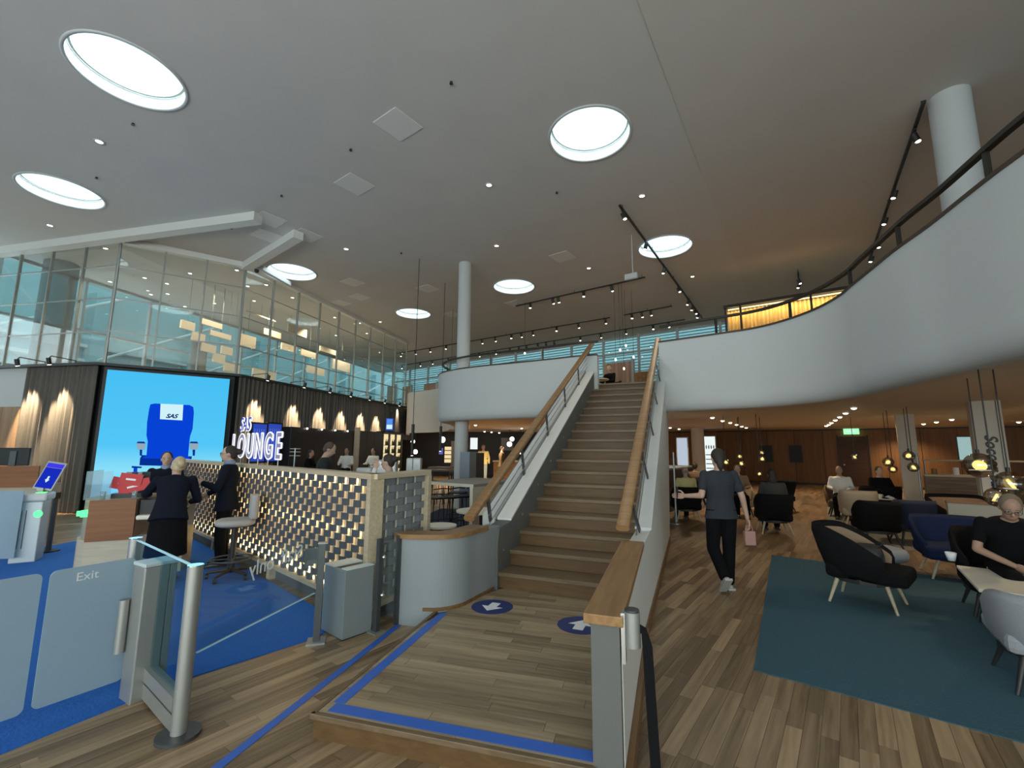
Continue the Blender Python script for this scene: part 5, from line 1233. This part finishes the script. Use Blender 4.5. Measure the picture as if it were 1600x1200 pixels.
# lounge ceiling lamps in rows
rows_ = {'by the lounge column': [(1113, 652), (1129, 657), (1141, 660), (1151, 663), (1159, 666), (1166, 668)], 'running towards the exit sign': [(1334, 637), (1321, 645), (1312, 651), (1305, 656), (1299, 660), (1295, 663), (1291, 665)],
         'above the orange counter': [(1517, 650), (1487, 655), (1463, 659), (1443, 662)], 'at the edge past the lettered column': [(1592, 659), (1590, 690)], 'over the dark bar': [(1031, 665), (1047, 668), (1061, 670)], 'in the cafe under the smaller balcony': [(743, 664), (780, 676), (757, 674), (768, 675), (815, 669), (640, 676), (688, 676)]}
ORD = ['first', 'second', 'third', 'fourth', 'fifth', 'sixth', 'seventh', 'eighth', 'ninth', 'tenth', 'eleventh', 'twelfth', 'thirteenth', 'fourteenth', 'fifteenth', 'sixteenth', 'seventeenth', 'eighteenth', 'nineteenth', 'twentieth']
for rn, pts in rows_.items():
    for i, (px, py) in enumerate(pts):
        p = at(px, py, ZC - .02)
        if p.y > 27.5: p = aty(px, py, 27.5)
        r = empty('ceiling_spot', (p.x, p.y, p.z), 0, f'small warm ceiling lamp, {ORD[i]} in the row {rn}', 'lamp', 'lounge ceiling lamps ' + rn)
        MB().lathe([(.05, .02), (.07, .02), (.075, -.005), (.055, -.01), (.05, .02)], n=14).obj('trim_ring', M_offwhite, r); MB().ball((0, 0, -.012), (.06, .06, .035), 12, 6).obj('bulb', M_lamp, r)
for x, y, e in ((4.8, 8.4, 38), (7.2, 8.0, 38), (5.2, 13.5, 60), (8.0, 13.0, 60), (10.8, 7.0, 50), (11.5, 13.5, 70), (11, 18.5, 90), (15, 16, 90), (6.8, 19.5, 80), (6.3, 5.0, 30), (9.0, 5.5, 34), (13.6, 10.6, 60), (17, 19.5, 80)):
    spot_light('lounge_downlight', (x, y, ZC - .06), (x, y, 0), e*2.5, (1.0, .76, .48), 140, .8, .06)

# ------------------------------------------------------------------ bar, cafe and tables beyond the partition
tc_ = (FC1 - FB1).normalized(); nc_ = Vector((tc_.y, -tc_.x, 0))
def oncurt(px, py, offs): return onplane(px, py, FB1 + nc_*offs, nc_)
def barbox(label, x0, x1, ytop, offs, dep):
    a, b = oncurt(x0, ytop, offs), oncurt(x1, ytop, offs); zt = oncurt((x0 + x1)/2, ytop, offs).z; M, ln, ang = frame_of(a, b)
    r = empty('bar_cabinet', (a.x, a.y, 0), ang, label, 'cabinet', 'black bar cabinets')
    MB().box((0, 0, 0), (ln, dep, zt), bev=.01).obj('body', M_black, r)
    for k in (1, 2): MB().box((ln*k/3 - .006, -.006, .05), (ln*k/3 + .006, 0, zt - .05)).obj('door_gap', M_charcoal, r)
    for k in range(3): MB().box((ln*(k + .5)/3 - .02, -.03, 1.0), (ln*(k + .5)/3 + .02, 0, 1.03)).obj('handle', M_darksteel, r)
    return r, ln, zt
r, ln, zt = barbox('wide black bar cabinet with a row of small lamps under its top, nearer the sign', 455, 553, 670, .75, .5)
for k in range(4): MB().ball((ln*(.2 + .22*k), -.05, zt - .03), (.03, .03, .03), 8, 6).obj('lamp', M_lampw, r)
r, ln, zt = barbox('narrow black bar cabinet with curved end beside the bottle shelves', 561, 597, 674, .75, .5)
a = oncurt(557, 700, .8); struct(MB().box((a.x - .10, a.y - .05, 0), (a.x + .10, a.y + .05, 2.5)).obj('pillar', M_palewood))
# lit bottle shelves
a, b = oncurt(601, 680, .75), oncurt(631, 680, .75); M, ln, ang = frame_of(a, b); zt = a.z + .1
r = empty('bottle_shelf', (a.x, a.y, 0), ang, 'black shelving with lit niches for bottles under the small lightbox', 'shelf')
MB().box((0, .12, 0), (ln, .42, zt)).obj('back', M_black, r); MB().box((-.02, .0, zt), (ln + .02, .42, zt + .08)).obj('top', M_black, r)
for c_ in range(3):
    x0 = ln*(.08 + c_*.33); x1 = x0 + ln*.20
    MB().box((x0, .105, .35), (x1, .12, zt - .04)).obj('lit_back', M_warmshelf, r)
    for q in range(5): MB().box((x0 - .02, 0, .35 + q*.36), (x1 + .02, .12, .37 + q*.36)).obj('shelf_board', M_charcoal, r)
    for q in range(5):
        for e in range(2):
            xx = x0 + (x1 - x0)*(.3 + .4*e); W = M @ Vector((xx, .06, .372 + q*.36))
            if W.z > zt - .3: continue
            tag(MB().lathe([(.001, 0), (.04, 0), (.04, .15), (.014, .20), (.014, .26), (.001, .26)], n=10).obj('bottle', mat('bottle_glass', (.03, .06, .02), .15) if 'bottle_glass' not in MATS else MATS['bottle_glass'], None, tuple(W)), 'dark bottle in a lit niche, ' + ORD[q] + ' shelf up, ' + ['near', 'middle', 'far'][c_] + ' column, ' + ['nearer', 'farther'][e] + ' of its pair', 'bottle', 'bottles in the lit niches')
a = oncurt(607, 655, 1.6); b = oncurt(615, 655, 1.6)
r = empty('lightbox_sign', (a.x - .1, a.y, oncurt(611, 673, 1.6).z), .2, 'small blue and white lightbox sign on the black panel', 'sign'); hh = oncurt(611, 654, 1.6).z - r.location.z; wl = .30
MB().box((0, 0, 0), (wl, .12, hh), bev=.01).obj('box', M_tvblue, r); MB().box((.03, -.012, .06), (wl - .03, 0, hh*.48)).obj('white_field', M_scrwhite, r); MB().box((.03, -.012, hh*.52), (wl - .03, 0, hh*.94)).obj('blue_field', glow('sky_blue_field', (.10, .28, .85), 1.0), r)
MB().tube([(wl/2, .1, hh), (wl/2, .1, hh + .35), (wl/2, 1.3, hh + .4)], .02, 6).obj('bracket', M_dark, r)
# two blue displays behind the lounge sign
for (x0, x1, lb_) in ((396, 417, 'blue glowing display behind the sign, nearer the big screen'), (420, 440, 'blue glowing display behind the sign, nearer the bar')):
    a, b = oncurt(x0, 662, .55), oncurt(x1, 662, .55); M, ln, ang = frame_of(a, b); r = empty('wall_display', (a.x, a.y, 1.2), ang, lb_, 'screen', 'blue displays on the curtain')
    MB().box((-.05, .0, 0), (ln + .05, .08, a.z - 1.2 + .05)).obj('frame', M_black, r); MB().box((.0, -.01, .05), (ln, 0, a.z - 1.2)).obj('display', M_tvblue, r)
    for k in range(5): MB().box((ln*(.1 + k*.17), -.014, .3), (ln*(.14 + k*.17), -.01, a.z - 1.35)).obj('text_line', glow('pale_blue_lines', (.12, .2, .75), .9) if 'pl' not in KIDS else KIDS['pl'], r)
p = aty(459, 735, 12); r = empty('tap_stand', (p.x, p.y, 0), 0, 'thin steel stand with cross bars behind the partition', 'stand')
MB().cyl((0, 0, .015), (0, 0, 1.66), .018, 8).obj('post', M_steel, r); MB().cyl((0, 0, 0), (0, 0, .015), .2, 16).obj('base', M_steel, r)
for z in (1.64, 1.56, 1.46): MB().cyl((-.14, 0, z), (.14, 0, z), .01, 6).obj('bar', M_steel, r)

def high_table(label, a, b, dep, z, material, name='high_table', panels=False, grp=None):
    M, ln, ang = frame_of(a, b); r = empty(name, (a.x, a.y, 0), ang, label, 'table', grp)
    MB().box((0, 0, z - .05), (ln, dep, z), bev=.004).obj('table_top', material, r)
    if panels:
        MB().box((-.012, -.004, z - .052), (ln + .012, -.0, z - .0)).obj('front_edge', M_whitelam, r)
        for x in (ln - .06,): MB().box((x, -.004, 0), (x + .06, dep, z - .05)).obj('end_panel', M_laminate, r)
        MB().box((ln - .065, -.008, 0), (ln + .004, -.004, z - .05)).obj('end_edge', M_whitelam, r)
    else:
        for x in (.06, ln - .1):
            for y in (.06, dep - .1): MB().box((x, y, 0), (x + .04, y + .04, z - .05)).obj('leg', M_dark, r)
    return r
ha, hb = at(664, 752, 1.06), at(739, 757, 1.06); high_table('grey topped high table with cream edges between partition and stairs', ha, hb, 1.5, 1.06, mat('grey_table_top', (.24, .22, .19), .5), panels=True)
def bar_stool(label, p, rz_, h=.74):
    r = empty('bar_stool', (p[0], p[1], 0), rz_, label, 'stool', 'black wire bar stools')
    MB().box((-.19, -.18, h - .03), (.19, .18, h), bev=.01).obj('seat', M_black, r); MB().tube([(-.18, -.18, h + .16), (0, -.22, h + .18), (.18, -.18, h + .16)], .012, 6).obj('back_rail', M_black, r)
    for sx_ in (-1, 1):
        for sy_ in (-1, 1): MB().cyl((sx_*.15, sy_*.15, h - .03), (sx_*.20, sy_*.20, 0), .010, 6).obj('leg', M_black, r)
    MB().tube([(-.18, -.18, .28), (.18, -.18, .28), (.18, .18, .28), (-.18, .18, .28), (-.18, -.18, .28)], .008, 6).obj('foot_rest', M_black, r)
for i, (px, py) in enumerate(((684, 838), (704, 836), (724, 833), (714, 823))):
    bar_stool('black wire bar stool under the grey high table, ' + ORD[i] + ' counted from the partition', at(px, py), .5 + i*.3)
for px, py, z, rr, lb_ in ((688, 820, .70, .21, 'small round pale table just over the oak cap of the curved wall'), (752, 797, .70, .40, 'round pale wood table behind the lowest stair balusters'), (788, 781, .72, .30, 'round pale wood table half hidden by the stair flank')):
    p = at(px, py, z); r = empty('round_table', (p.x, p.y, 0), 0, lb_, 'table', 'round pale tables'); MB().cyl((0, 0, z - .025), (0, 0, z), rr, 36).obj('table_top', M_whitelam, r); MB().cyl((0, 0, .012), (0, 0, z - .025), .03, 12).obj('post', M_dark, r); MB().cyl((0, 0, 0), (0, 0, .012), rr*.6, 28).obj('base', M_dark, r)
nc2 = at(690, 835); tag(MB().prism([(nc2.x - 1.1, nc2.y + .2), (nc2.x + .6, nc2.y - .1), (nc2.x + 1.2, nc2.y + 3.4), (nc2.x - .6, nc2.y + 3.8)], .001, .008).obj('carpet', mat('dark_navy_carpet', (.012, .022, .05), .98, noise=.3, nscale=60)), 'dark navy carpet under the high table and its stools', 'carpet')
# grey plinth pair in front of the tall column
p = aty(718, 746, 10.2); r = empty('display_plinth', (p.x, p.y, 0), -.35, 'tall grey plinth with one blue grey face at the foot of the tall column', 'plinth')
MB().box((0, 0, 0), (.24, .44, 1.60), bev=.005).obj('front_block', M_greybox, r); MB().box((.245, .0, 0), (.40, .44, 1.58), bev=.005).obj('rear_block', mat('dark_taupe', (.075, .065, .055), .6), r)
# suitcases
def suitcase(lb_, px, Y, z, wd, h_, rz_=0):
    p = aty(px, 730, Y); r = empty('suitcase', (p.x, p.y, z), rz_, lb_, 'suitcase', 'silver suitcases'); a_ = mat('suitcase_silver', (.62, .64, .64), .35, metal=.5) if 'suitcase_silver' not in MATS else MATS['suitcase_silver']
    MB().box((-wd/2, -.11, .03), (wd/2, .11, h_), bev=.03).obj('shell', a_, r); n = 6
    for k in range(n): MB().box((-wd/2 + wd*(k + .7)/(n + .4) - .006, -.115, .07), (-wd/2 + wd*(k + .7)/(n + .4) + .006, -.11, h_ - .04)).obj('rib', a_, r)
    MB().box((-wd/2 - .006, -.03, .04), (-wd/2 + .03, .03, h_ - .02), bev=.008).obj('blue_band', M_tape, r); MB().tube([(-.08, 0, h_), (-.08, 0, h_ + .05), (.08, 0, h_ + .05), (.08, 0, h_)], .008, 6).obj('handle', M_dark, r)
    for sx_ in (-1, 1): MB().cyl((sx_*wd*.35, -.02, .018), (sx_*wd*.35, .02, .018), .018, 8).obj('wheel', M_black, r)
ta_, tb_ = aty(626, 740, 11.8), aty(668, 740, 11.8); high_table('black long table carrying two upright silver suitcases', Vector((ta_.x, 11.6, 0)), Vector((tb_.x, 11.6, 0)), .7, .98, M_black)
suitcase('upright silver ribbed suitcase on the black table, the slimmer one', 641, 11.9, .98, .17, .44); suitcase('upright silver ribbed suitcase on the black table, the wider one', 652, 11.95, .98, .22, .44)
ta_, tb_ = aty(548, 745, 8.6), aty(632, 745, 8.6); high_table('black long table behind the partition carrying two lying silver cases', Vector((ta_.x, 8.55, 0)), Vector((tb_.x, 8.55, 0)), .7, .98, M_black)
suitcase('low silver case with blue band beside the man in the dark sweater', 571, 8.8, .98, .30, .32); suitcase('bigger silver case with blue band behind the seated woman', 603, 8.85, .98, .44, .47)
for (x0, x1, y, Y, lb_) in ((668, 705, 730, 17, 'long dark high table in the cafe, its farther one'), (648, 712, 734, 14.5, 'long dark high table in the cafe, its nearer one')):
    a, b = aty(x0, y, Y), aty(x1, y, Y); r = high_table(lb_, Vector((a.x, a.y, 0)), Vector((b.x, b.y, 0)), .8, max(.7, a.z), mat('dark_table_top', (.10, .07, .045), .4), grp='dark high tables')
for i, (px, Y) in enumerate(((672, 14.0), (684, 14.1), (697, 14.0), (708, 14.1), (660, 13.9))): p = aty(px, 740, Y); bar_stool('black wire bar stool at the nearer dark cafe table, ' + ORD[i] + ' of the row', (p.x, p.y), .3*i, .70)
# lit things at the back of the cafe (wall at 28.6)
def cafe_panel(name, label, cat, x0, y0, x1, y1, m, Y=28.5, frame_=M_black):
    a, b = aty(x0, y0, Y), aty(x1, y1, Y); r = empty(name, (a.x, Y, b.z), 0, label, cat); w_, h_ = b.x - a.x, a.z - b.z
    MB().box((-.04, 0, -.04), (w_ + .04, .1, h_ + .04)).obj('frame', frame_, r); MB().box((0, -.02, 0), (w_, 0, h_)).obj('face', m, r); return r, w_, h_
cafe_panel('menu_panel', 'white lit menu panel beside the tall column in the cafe', 'panel', 735, 684, 746, 702, M_tvwhite)
r, w_, h_ = cafe_panel('lit_cabinet', 'warm lit cabinet at the back of the cafe', 'cabinet', 695, 698, 705, 724, M_warmshelf)
for k in range(4): MB().box((0, -.10, h_*k/4), (w_, -.0, h_*k/4 + .05)).obj('shelf_board', M_oak, r)
cafe_panel('pale_board', 'pale grey board standing at the back of the cafe', 'panel', 705, 689, 714, 738, mat('pale_panel', (.5, .48, .46), .6))
cafe_panel('grey_board', 'wide grey board at the back of the cafe seen through the stair rods', 'panel', 783, 684, 802, 704, mat('mid_grey_panel', (.30, .31, .33), .6))
cafe_panel('advert', 'small violet glowing advert in the cafe', 'poster', 686, 700, 692, 710, glow('violet_advert', (.15, .16, .5), .8))
for (px, py, Y, rr, lb_) in ((691, 687, 24, .16, 'white globe lamp hanging in the cafe near the long pendant'), (649, 706, 20, .10, 'small white globe lamp between the suitcases and the bar'), (645, 690, 22, .10, 'small white globe lamp high by the bottle shelves'), (796, 694, 24, .13, 'white globe lamp before the grey board'), (800, 686, 24.5, .12, 'white globe lamp higher before the grey board'), (813, 705, 22, .13, 'white globe lamp low behind the stair rods')):
    p = aty(px, py, Y); r = empty('globe_lamp', tuple(p), 0, lb_, 'lamp', 'white cafe globe lamps'); MB().ball((0, 0, 0), (rr, rr, rr), 14, 10).obj('globe', M_lampw, r); MB().cyl((0, 0, rr), (0, 0, ZC - p.z), .01, 6).obj('cable', M_dark, r)
for k, (x, y, e) in enumerate(((-3.5, 21.5, 420), (-.9, 20.5, 420), (2.5, 22, 420), (.5, 15.5, 300), (-5.5, 24.5, 320), (4.5, 26, 320))): spot_light('cafe_downlight', (x, y, ZB), (x, y, 0), e, (1.0, .76, .45), 130, .8, .06)
p = aty(760, 744, 23); r = empty('cafe_counter', (p.x - .6, p.y, 0), 0, 'pale wood counter beside the person in pale yellow', 'counter'); MB().box((.95, 0, 0), (3.6, .7, 1.02)).obj('body', M_oak, r); MB().box((.90, -.05, 1.02), (3.65, .75, 1.07)).obj('counter_top', M_whitelam, r)

# ------------------------------------------------------------------ upper floor things
def wood_screen(label, x0, x1, y0, D, m, group='wood screens before the far windows'):
    a, b = PD(x0, y0, D), PD(x1, y0, D); w_ = (b - a).dot(N2); r = empty('wood_screen', (a.x, a.y, UP), -GA, label, 'screen', group); h_ = a.z - UP; n = max(3, int(w_/.16)); ms = None
    for k in range(n):
        if ms is None: ms = MB().box((.006, -.04, 0), (w_/n - .006, .04, h_)).obj('slat', m, r); o = ms
        else: o = ms.copy(); COL.objects.link(o)
        o.location = (w_*k/n, 0, 0)
    MB().box((0, .04, 0), (w_, .06, h_)).obj('backing', M_dark, r); MB().box((w_ - .05, -.08, 0), (w_ + .05, .08, h_ + .1)).obj('edge_post', M_white, r)
wood_screen('pinkish slatted wood screen at the head of the stairs', 944, 989, 569, 19.6, M_pinkwood)
wood_screen('low golden wood screen to the side of the pinkish one', 991, 1016, 582, 19.0, M_oak)
wood_screen('narrow brown wood screen above the pale far parapet', 630, 643, 605, 20.2, M_pinkwood); wood_screen('brown wood screen beside the tip of the smaller balcony', 663, 683, 601, 20.2, M_pinkwood); wood_screen('brown wood screen seen through the end of the glass wall', 606, 618, 604, 20.4, M_pinkwood)
p = aty(952, 590, 14.6); r = empty('cafe_table', (p.x - .35, 14.6, UP), 0, 'small pale table of the bald man at the head of the stairs', 'table'); MB().cyl((0, 0, .70), (0, 0, .73), .33, 28).obj('table_top', M_whitelam, r); MB().cyl((0, 0, 0), (0, 0, .70), .03, 10).obj('post', M_dark, r)
pm = aty(952, 585, 15.2); tub_chair('dark armchair of the bald man at the head of the stairs', pm.x, 15.2, 2.2, outer=M_blackfab, z=UP, leg=M_dark, legh=.2)
# pavilion with a glowing string curtain
ga, gb = at(1133, 478, 6.25), at(1314, 449, 6.25); ga.z = gb.z = 0; gb = ga + (gb - ga)*1.15; M, ln, ang = frame_of(ga, gb)
r = empty('curtain_pavilion', (ga.x, ga.y, UP), ang, 'dark framed pavilion with a glowing golden string curtain on the upper floor', 'pavilion'); hh = 6.25 - UP
MB().box((-.05, -.06, hh - .09), (ln, .06, hh)).obj('top_beam', M_rail, r); MB().box((-.05, .0, hh - .09), (.07, 2.5, hh)).obj('side_beam', M_rail, r)
for x in (0, ln*.125, ln*.66, ln - .05): MB().box((x - .03, -.04, 0), (x + .03, .04, hh)).obj('post', M_rail, r)
cc = pleats((0, .35), (ln, .35), .45, hh - .1, .11, .04, 0); cc.obj('string_curtain', M_gold, r)
for y in (.12,): MB().box((.05, y, hh - .13), (ln - .05, y + .05, hh - .10)).obj('led_strip', glow('gold_led', (1.0, .78, .38), 2), r)
W = lambda x, y, z: tuple(Matrix.Translation((ga.x, ga.y, UP)) @ rotz(ang) @ Vector((x, y, z)))
area_light('curtain_led', W(ln/2, .14, hh - .14), W(ln/2, .30, 0), ln, .06, 26, (1.0, .76, .36)).rotation_euler = (0.25, 0, ang)
p = aty(1047, 515, 10.5); 

# ------------------------------------------------------------------ ceiling fittings
def ceiling_panel(lb_, px, py, sz=.62):
    p = at(px, py, CH); tag(MB().box((-sz/2, -sz/2, -.012), (sz/2, sz/2, 0), bev=.004).obj('access_panel', M_offwhite, None, (p.x, p.y, CH - .001), -GA), lb_, 'panel', 'square ceiling panels')
for lb_, px, py in (('biggest looking square white panel in the ceiling', 622, 195), ('square white ceiling panel, second of the line from the biggest', 554, 288), ('square white ceiling panel at the end of the long white beam', 421, 343), ('square white ceiling panel between the two white beams', 416, 368), ('square white ceiling panel at the end of the short white beam', 479, 368), ('faint square ceiling panel past the corner skylight, upper', 551, 441), ('faint square ceiling panel past the corner skylight, lower', 562, 464),
                    ('faint square ceiling panel near the glass wall top', 533, 473), ('faint square ceiling panel over the black pendant cable', 668, 451), ('faint square ceiling panel beside the tall column', 706, 491), ('faint square ceiling panel above the track lights', 879, 401), ('faint square ceiling panel next to the skylight by the column', 805, 474)): ceiling_panel(lb_, px, py)
def downlight(lb_, px, py, grp, z=CH):
    p = at(px, py, z); r = empty('downlight', (p.x, p.y, z), 0, lb_, 'lamp', grp)
    MB().lathe([(.055, .01), (.085, .0), (.09, -.012), (.06, -.012), (.055, .01)], n=18).obj('trim_ring', M_white, r); MB().cyl((0, 0, -.006), (0, 0, -.002), .055, 16).obj('lamp_disc', M_lampw, r); return p
DL = [('near the biggest skylight', 155, 221), ('between the second skylight and the glass wall', 78, 352), ('above the middle of the hall', 764, 289), ('beside the hanging white box', 1003, 306), ('highest of all, over the walking lane', 1202, 91), ('over the walking lane, second one', 1221, 339), ('close to the balcony rail', 1411, 361), ('over the lounge sign', 541, 389), ('above the tall column', 776, 384), ('over the first black track', 920, 419), ('past the skylight with the track', 1082, 432), ('over the golden curtain', 1231, 443), ('near the far end of the glass wall', 594, 503)]
for lb_, px, py in DL:
    p = downlight('small recessed ceiling lamp ' + lb_, px, py, 'recessed ceiling lamps')
    spot_light('downlight_beam', (p.x, p.y, CH - .05), (p.x, p.y, 0), 70, (1.0, .80, .55), 75, .8, .05)
BG = [(41, 395), (100, 388), (179, 377), (165, 388), (297, 427), (226, 434), (261, 443), (172, 440), (236, 460), (262, 459), (289, 479), (335, 474), (370, 422), (387, 447), (416, 445), (397, 470), (457, 465), (523, 496), (499, 513), (525, 524), (563, 505), (573, 521)]
for i, (px, py) in enumerate(sorted(BG)): downlight('recessed lamp in the ceiling behind the glass wall, ' + (ORD[i] if i < 20 else ['twenty-first', 'twenty-second'][i-20]) + ' counted from its open end', px, py, 'recessed lamps behind the glass wall')
for i, (px, py) in enumerate(((705, 128), (548, 233), (440, 305), (208, 193), (151, 277), (870, 300), (362, 356), (627, 395))):
    p = at(px, py, CH); r = empty('sprinkler', (p.x, p.y, CH), 0, 'tiny dark ceiling sprinkler, ' + ORD[i] + ' from ' + 'the middle of the ceiling', 'sprinkler', 'ceiling sprinklers'); MB().cyl((0, 0, -.03), (0, 0, 0), .022, 10).obj('head', M_dark, r); MB().cyl((0, 0, -.035), (0, 0, -.03), .03, 10).obj('plate', M_darksteel, r)
def track(lb_, a, b, heads, z=CH - .14):
    A, B = at(*a, z), at(*b, z); M, ln, ang = frame_of(A, B); r = empty('track_light', (A.x, A.y, z), ang, lb_, 'lamp', 'black ceiling tracks')
    MB().box((0, -.025, 0), (ln, .025, .04)).obj('rail', M_dark, r)
    for k in range(max(2, int(ln/2.5)) + 1): x = ln*(.02 + .96*k/max(2, int(ln/2.5))); MB().cyl((x, 0, .04), (x, 0, CH - z), .008, 6).obj('stem', M_dark, r)
    for i, h in enumerate(heads):
        H = at(*h, z - .1); x = min(max((M.inverted() @ Vector((H.x, H.y, 0))).x, .05), ln - .05); sd = 1 if i % 3 else -1
        o = MB().box((x - .07, -.02, -.03), (x + .07, .02, 0)).cyl((x, 0, -.03), (x, .0, -.07), .012, 8).cyl((x, -.02*sd, -.06), (x + .02, .03*sd, -.20), .05, 14).obj('spot_head', M_dark, r)
        MB().ball((x + .021, .032*sd, -.205), (.043, .043, .018), 12, 6).obj('lens', M_lampw, o)
    return A, B
T = [track('black ceiling track with paired spotlights, the first before the stairs top', (806, 479), (1008, 434), [(833, 480), (869, 473), (875, 470), (914, 461), (958, 452)]),
     track('long black ceiling track running past the tall column', (620, 553), (953, 497), [(634, 556), (658, 553), (679, 549), (705, 545), (754, 534), (773, 530), (799, 526), (813, 523), (831, 520), (871, 515), (904, 509), (946, 502)]),
     track('short black ceiling track continuing the long one', (975, 493), (1050, 479), [(990, 496), (1000, 490), (1018, 490)]),
     track('farthest black ceiling track just over the far windows', (625, 572), (1070, 500), [(630, 574), (655, 569), (674, 566), (699, 562), (746, 554), (772, 550), (793, 546), (808, 544), (820, 542), (837, 539), (850, 537), (863, 535), (903, 528), (935, 523), (975, 517), (1018, 510), (1042, 506)]),
     track('black ceiling track running under the skylight over the stairs', (968, 322), (1098, 499), [(972, 336), (1005, 384), (1039, 421), (1063, 451), (1079, 471), (1084, 480), (1089, 486), (1093, 492)]),
     track('black ceiling track beside the thick column over the balcony', (1444, 160), (1358, 408), [(1431, 212), (1399, 301), (1384, 343), (1370, 381), (1362, 403)]),
     track('very short black ceiling track over the golden curtain', (1247, 426), (1249, 452), [(1250, 438), (1246, 445)])]
for (A, B), e in zip(T, (160, 220, 60, 240, 200, 140, 30)):
    for t in (.25, .75):
        p = A.lerp(B, t); spot_light('track_beam', (p.x, p.y, CH - .4), (p.x, p.y, 0), e*.5, (1.0, .74, .46), 110, .8, .05)
# hanging things
def pendant_tube(lb_, px, ytop, ytube0, ytube1, Y):
    t = aty(px, ytop, Y); r = empty('tube_pendant', (t.x, t.y, aty(px, ytube1, Y).z), 0, lb_, 'lamp', 'black tube pendants'); hz = aty(px, ytube0, Y).z - r.location.z
    MB().cyl((0, 0, 0), (0, 0, hz), .045, 14).obj('tube', M_dark, r); MB().cyl((0, 0, hz), (0, 0, CH - r.location.z), .010, 6).obj('cable', M_dark, r); MB().cyl((0, 0, -.004), (0, 0, 0), .035, 12).obj('lamp_disc', M_lampw, r)
pendant_tube('long black tube pendant on a thin cable, left of the tall column'.replace('left of', 'on the bar side of'), 653, 465, 663, 712, 13.0)
pendant_tube('black tube pendant on a thin cable close to the tall column', 694, 490, 666, 705, 15.0)
p = aty(986, 432, 11.4); r = empty('wireless_box', tuple(p), -.6, 'white box hanging on a white cable from the ceiling', 'box'); MB().box((-.17, -.05, -.08), (.17, .05, .08), bev=.02).obj('body', M_white, r); MB().cyl((.05, 0, .08), (.05, 0, CH - p.z), .012, 8).obj('cable', M_white, r)
for i, (px, py, Y) in enumerate(((978, 540, 15.5), (969, 547, 15), (962, 562, 15.2), (990, 558, 15.6), (975, 576, 14.8), (820, 552, 17), (705, 588, 18))):
    p = aty(px, py, Y); r = empty('mini_pendant', tuple(p), 0, 'tiny white drop pendant over the upper floor, ' + ORD[i] + ' from the stairs head', 'lamp', 'tiny drop pendants'); MB().ball((0, 0, 0), (.028, .028, .045), 10, 8).obj('bulb', M_lampw, r); MB().cyl((0, 0, .09), (0, 0, CH - p.z), .006, 5).obj('cable', M_dark, r)
# hanging square panels behind the glass wall
HP = [(283, 499, 303, 518), (315, 497, 346, 515), (300, 518, 319, 536), (328, 515, 360, 532), (315, 535, 336, 553), (333, 551, 350, 569), (346, 540, 362, 556), (350, 566, 372, 584), (385, 485, 430, 503), (374, 520, 398, 545), (412, 512, 438, 530), (450, 505, 478, 528), (440, 535, 462, 552), (470, 545, 496, 562), (395, 575, 430, 595), (500, 540, 526, 556), (520, 560, 546, 583), (480, 570, 506, 588)]
nb = -nc_; qa = FB1 + nb*2.6; 
for i, (x0, y0, x1, y1) in enumerate(HP):
    a, b = onplane(x0, y0, qa, nc_), onplane(x1, y1, qa, nc_); M, ln, ang = frame_of(a, b); h_ = a.z - b.z
    r = empty('hanging_panel', (a.x, a.y, b.z), ang, 'cream square panel hanging behind the glass wall, ' + ORD[i] + ' counted from the big screen', 'panel', 'cream hanging panels')
    MB().box((0, -.03, 0), (ln, .03, h_)).obj('board', mat('cream_board', (.78, .68, .54), .7) if 'cream_board' not in MATS else MATS['cream_board'], r)
    MB().cyl((ln*.5, 0, h_), (ln*.5, 0, CH - b.z), .008, 5).obj('wire', M_steel, r)
hf = [Vector((-14.7, 12.85, 0)), FA1 + Vector((.05, .45, 0)), FB1 + nb*.35, FC1 + nb*.35, FC1 + nb*6.0, Vector((-14.2, 15.0, 0))]
struct(MB().prism([(p.x, p.y) for p in hf], 2.72, 2.86).obj('floor_hall_bounce', mat('pale_bounce_floor', (.66, .60, .52), .6, noise=.06)))  # unseen pale floor added to bounce light up to the hall ceiling
for t in (-.1, .12, .35, .58, .8):
    p = lerp(FB1, FC1, t) + nb*2.2; spot_light('hall_downlight', (p.x, p.y, CH - .1), (p.x, p.y, 0), 520, (1.0, .82, .58), 120, .8, .06)
# camera dome on the beam joint, light bar near the corner skylight
p = at(401, 424, 7.15); r = empty('camera_dome', (p.x, p.y, 7.14), 0, 'dark camera dome under the corner of the white beams', 'camera'); MB().cyl((0, 0, .06), (0, 0, CH - 7.14), .06, 12).obj('mount', M_white, r); MB().ball((0, 0, .03), (.07, .07, .07), 14, 10).obj('dome', M_black, r)
a, b = at(409, 421, 7.22), at(453, 446, 7.22); M, ln, ang = frame_of(a, b); tag(MB().box((0, -.05, 0), (ln, .05, .14), bev=.01).obj('roller_case', M_white, None, (a.x, a.y, 7.20), ang), 'long white roller case under the corner skylight at the glass wall', 'roller case')
